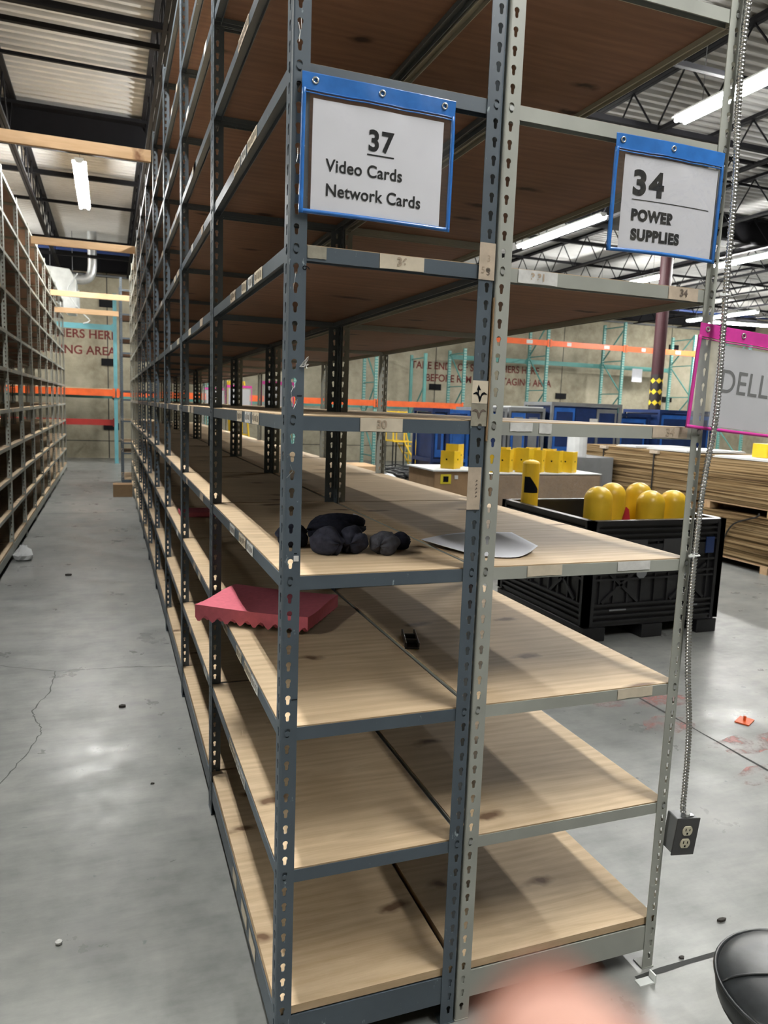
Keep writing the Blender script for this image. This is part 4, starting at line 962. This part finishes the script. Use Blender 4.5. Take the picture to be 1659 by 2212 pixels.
cage(4.62, 8.0, 0.44, 0.8, 1.62, M['greym'], M['bluep'], 'grey framed cart with one blue door beside the light post', 1)
cage(5.14, 8.1, 0.62, 0.8, 1.64, M['greym'], M['greym'], 'grey cabinet with a white sheet on top', 2)
cage(5.80, 8.0, 1.26, 0.8, 1.74, M['greym'], M['bluep'], 'wide grey framed unit with three blue doors', 3)
cage(7.12, 8.15, 0.62, 0.9, 1.61, M['bluep'], M['bluep'], 'navy cage left of the hazard taped column', 1, False)
cage(7.78, 8.0, 1.10, 0.9, 1.69, M['bluep'], M['bluep'], 'large navy cage with a white paper note in front of the column', 1)
b = MB(); b.box(5.2, 5.75, 8.15, 8.7, 1.641, 1.66); tag(b.build('white_tray', M['wrapw']), 'white sheet lying on the grey cabinet', 'sheet')
b = MB(); b.box(4.75, 5.9, 6.6, 7.2, 0.0, 1.02); tag(b.build('grey_bench', M['greym'], bevel=0.01), 'grey steel bench behind the yellow guards', 'bench')
b = MB(); b.lathe([(0.13, 0), (0.13, 0.30), (0.12, 0.31)], (5.45, 6.8, 1.021), 16); tag(b.build('cable_spool', M['wrapw']), 'white roll standing on the grey bench left of the cardboard', 'roll')

# cardboard bundles on pallets
def cstack(y0, y1, z0, z1, x0, x1, lab, straps, seed):
    r = empty('cardboard_stack', (x0, y0, z0), lab, 'cardboard', 'strapped bundles of flat cardboard'); rnd = random.Random(seed)
    b = MB(); z = 0; H = z1-z0; L = y1-y0
    while z < H-0.004:
        t = min(rnd.uniform(0.016, 0.034), H-z); o = rnd.uniform(-.012, .012); n = 10; v = []
        for i in range(n+1):
            y = L*i/n; wv = 0.012*math.sin(PI*i/n)*(z/H-0.5)
            v += [(o, y, z+wv), (o, y, z+wv+t-0.003), (x1-x0, y, z+wv+t-0.003), (x1-x0, y, z+wv)]
        f = [(0, 1, 2, 3), (4*n+3, 4*n+2, 4*n+1, 4*n)]
        for i in range(n):
            for q in range(4): f.append((4*i+q, 4*i+4+q, 4*i+4+(q+1) % 4, 4*i+(q+1) % 4))
        b.add(v, f); z += t
    b.box(0.02, x1-x0-0.02, 0.02, L-0.02, 0.0, H-0.01)
    b.build('cardboard_sheets', M['cardl'], r)
    for s in straps:
        b = MB(); b.box(-0.018, -0.013, s-0.010, s+0.010, -0.0, H+0.006); b.box(-0.018, x1-x0+0.01, s-0.01, s+0.01, H+0.004, H+0.008); b.build('strap', M['strap'], r)
        b = MB(); b.box(-0.03, 0.05, s-0.07, s+0.07, H-0.035, H+0.004); b.build('edge_protector', M['tapeb'], r)
def pallet(y0, y1, z0, x0, x1, lab):
    r = empty('pallet', (x0, y0, z0), lab, 'pallet', 'wooden pallets under the cardboard'); L = y1-y0; W3 = x1-x0
    for y in (0, L/2-0.045, L-0.09):
        b = MB(); b.box(0, W3, y, y+0.09, 0.0, 0.075); b.build('block', M['lumber'], r)
    for i in range(5):
        b = MB(); x = (W3-0.1)*i/4; b.box(x, x+0.1, 0, L, 0.0755, 0.092); b.build('deck_board', M['lumber'], r)
pallet(3.2, 5.03, 0.0, 5.95, 7.1, 'wooden pallet on the floor under the right cardboard bundles'); pallet(5.2, 7.45, 0.0, 5.95, 7.1, 'wooden pallet on the floor under the left cardboard bundles')
cstack(3.0, 5.05, 0.102, 0.575, 5.95, 7.1, 'lower right bundle of flat brown cardboard', (0.95,), 1)
cstack(5.25, 7.48, 0.102, 0.52, 5.95, 7.1, 'lower left bundle of flat brown cardboard behind the container', (0.5, 1.5), 2)
pallet(3.2, 5.03, 0.58, 5.97, 7.1, 'wooden pallet between the right cardboard bundles'); pallet(5.3, 7.4, 0.525, 5.97, 7.1, 'wooden pallet between the left cardboard bundles')
cstack(3.0, 5.05, 0.682, 1.14, 5.96, 7.1, 'upper right bundle of flat brown cardboard beside the conduit', (1.02,), 3)
cstack(5.27, 7.48, 0.628, 1.16, 5.96, 7.1, 'upper left bundle of flat brown cardboard with two black straps', (0.62, 1.62), 4)
b = MB(); b.tube(smooth_path([(5.925, 4.22, 0.62), (5.92, 4.24, 0.58), (5.925, 4.55, 0.45), (5.925, 4.68, 0.2), (5.925, 4.72, 0.12)], 0.03), 0.009, 6); tag(b.build('loose_strap', M['strap']), 'loose black strap hanging across the lower right cardboard bundle', 'strap')
for y0, y1, z, lab in ((4.1, 5.0, 1.15, 'stack of white sheets on the upper right cardboard bundle'), (5.4, 6.1, 1.17, 'white board on the upper left cardboard bundle'), (6.3, 6.7, 1.17, 'small white board at the back of the left cardboard bundle')):
    b = MB()
    for i in range(2): b.box(6.0+0.01*i, 6.9, y0+0.02*i, y1-0.02*i, z+0.012*i, z+0.012*i+0.010)
    tag(b.build('white_sheets', M['wrapw']), lab, 'sheet')
for x, y, w, d, h_, m, lab in ((6.3, 3.95, 0.3, 0.35, 0.16, 'tapew', 'white carton on the cardboard below the pink sign'), (6.2, 4.45, 0.12, 0.2, 0.15, 'yellow', 'small yellow box on the cardboard below the pink sign'), (6.9, 3.6, 0.3, 0.3, 0.14, 'greym', 'grey box on the cardboard at the right edge')):
    b = MB(); b.box(x, x+w, y, y+d, 1.175, 1.175+h_); tag(b.build('carton', M[m], bevel=0.004), lab, 'box')
b = MB(); b.box(-0.05, 0.05, -0.035, 0.035, 0, 0.006); b.tube([(0, 0, 0.006), (0, 0, 0.03)], 0.007, 8); tag(b.build('anchor_plate', M['orange'], loc=(2.755, 1.27, 0.0005), rot=(0, 0, 0.5)), 'small orange plate with a bolt on the floor right of the conduit', 'plate')

# stool ---------------------------------------------------------------
st = empty('stool', (0.975, -0.565, 0), 'round black vinyl stool at the lower right corner', 'stool')
b = MB(); r0 = 0.175; prof = [(r0*0.9, -0.07), (r0, -0.055), (r0+0.004, -0.03), (r0+0.002, -0.012)] + [(r0*math.cos(a)*0.99, -0.012+0.035*math.sin(a)) for a in (0.2, 0.5, 0.8, 1.1, 1.3, 1.5)] + [(0.002, 0.0235)]
b.lathe(prof, (0, 0, 0.43), 48); b.build('seat_cushion', M['leather'], st, smooth=True)
b = MB()
for z, rr in ((0.418, r0+0.004), (0.365, r0*0.95)): b.tube([(rr*math.cos(2*PI*k/48), rr*math.sin(2*PI*k/48), z) for k in range(48)], 0.0045, 6, closed=True)
for a in (0.6, 2.7, 4.8):
    b.tube([(r0*1.0*t*math.cos(a), r0*1.0*t*math.sin(a), 0.43-0.012+0.037*math.sqrt(max(0, 1-t*t*0.98))) for t in [i/14 for i in range(15)]], 0.0025, 6)
b.build('piping', M['leather'], st, smooth=True)
for k in range(4):
    a = PI/4+k*PI/2; b = MB(); b.tube([(0.10*math.cos(a), 0.10*math.sin(a), 0.36), (0.17*math.cos(a), 0.17*math.sin(a), 0.0)], 0.012, 8); b.build('leg', M['black'], st)

# the photographer's hand: one fingertip rises into the lower edge of the view, far out of focus
def hand():
    e = empty('hand', (0, 0, 0), 'blurred pink fingertip of the photographer at the bottom edge', 'person')
    me = bpy.data.meshes.new('skin'); V = []; E = []; Rr = []
    def vtx(p, r): V.append(p); Rr.append(r); return len(V)-1
    def chain(i, pts):
        for p, r in pts: j = vtx(p, r); E.append((i, j)); i = j
        return i
    w = vtx((0.02, 0.02, -0.185), 0.026); p1 = vtx((0.015, 0.012, -0.135), 0.030); E.append((w, p1))
    kn = [(-0.002, 0.004, -0.088), (0.020, 0.004, -0.085), (0.040, 0.006, -0.090), (0.058, 0.010, -0.098)]
    tips = [[((-0.002, 0.002, -0.045), 0.0082), ((0.000, -0.002, -0.021), 0.0078), ((0.0005, -0.002, -0.004), 0.0066)],
            [((0.024, -0.008, -0.045), 0.0084), ((0.026, -0.026, -0.028), 0.0078), ((0.026, -0.040, -0.036), 0.0065)],
            [((0.044, -0.012, -0.055), 0.0080), ((0.046, -0.030, -0.042), 0.0075), ((0.046, -0.042, -0.052), 0.0062)],
            [((0.062, -0.010, -0.070), 0.0070), ((0.064, -0.024, -0.060), 0.0065), ((0.064, -0.034, -0.068), 0.0055)]]
    for k, t in zip(kn, tips): q = vtx(k, 0.0105); E.append((p1, q)); chain(q, t)
    chain(p1, [((-0.016, -0.004, -0.125), 0.013), ((-0.034, -0.016, -0.100), 0.0105), ((-0.044, -0.026, -0.075), 0.0085)])
    me.from_pydata(V, E, []); o = bpy.data.objects.new('skin', me); COL.objects.link(o); me.materials.append(M['skin'])
    sk = o.modifiers.new('skin', 'SKIN'); sv = me.skin_vertices[0].data
    for i, r in enumerate(Rr): sv[i].radius = (r, r); sv[i].use_root = (i == 0)
    sk.use_smooth_shade = True; s = o.modifiers.new('sub', 'SUBSURF'); s.levels = 2; s.render_levels = 2
    o.parent = e
    b = MB(); b.lathe([(0.0045, 0), (0.005, 0.0004), (0.004, 0.0009)], (0, 0, 0), 12); n = b.build('fingernail', M['skin'], e, (0.0005, 0.0042, -0.011), rot=(R(-85), 0, 0)); n.scale = (1, 1.2, 1)
    e.location = CAMP + fw*0.052 + rt2*0.0134 - up2*0.0290
    e.rotation_euler = (R(-6), R(6), -YAW+R(8))
hand()
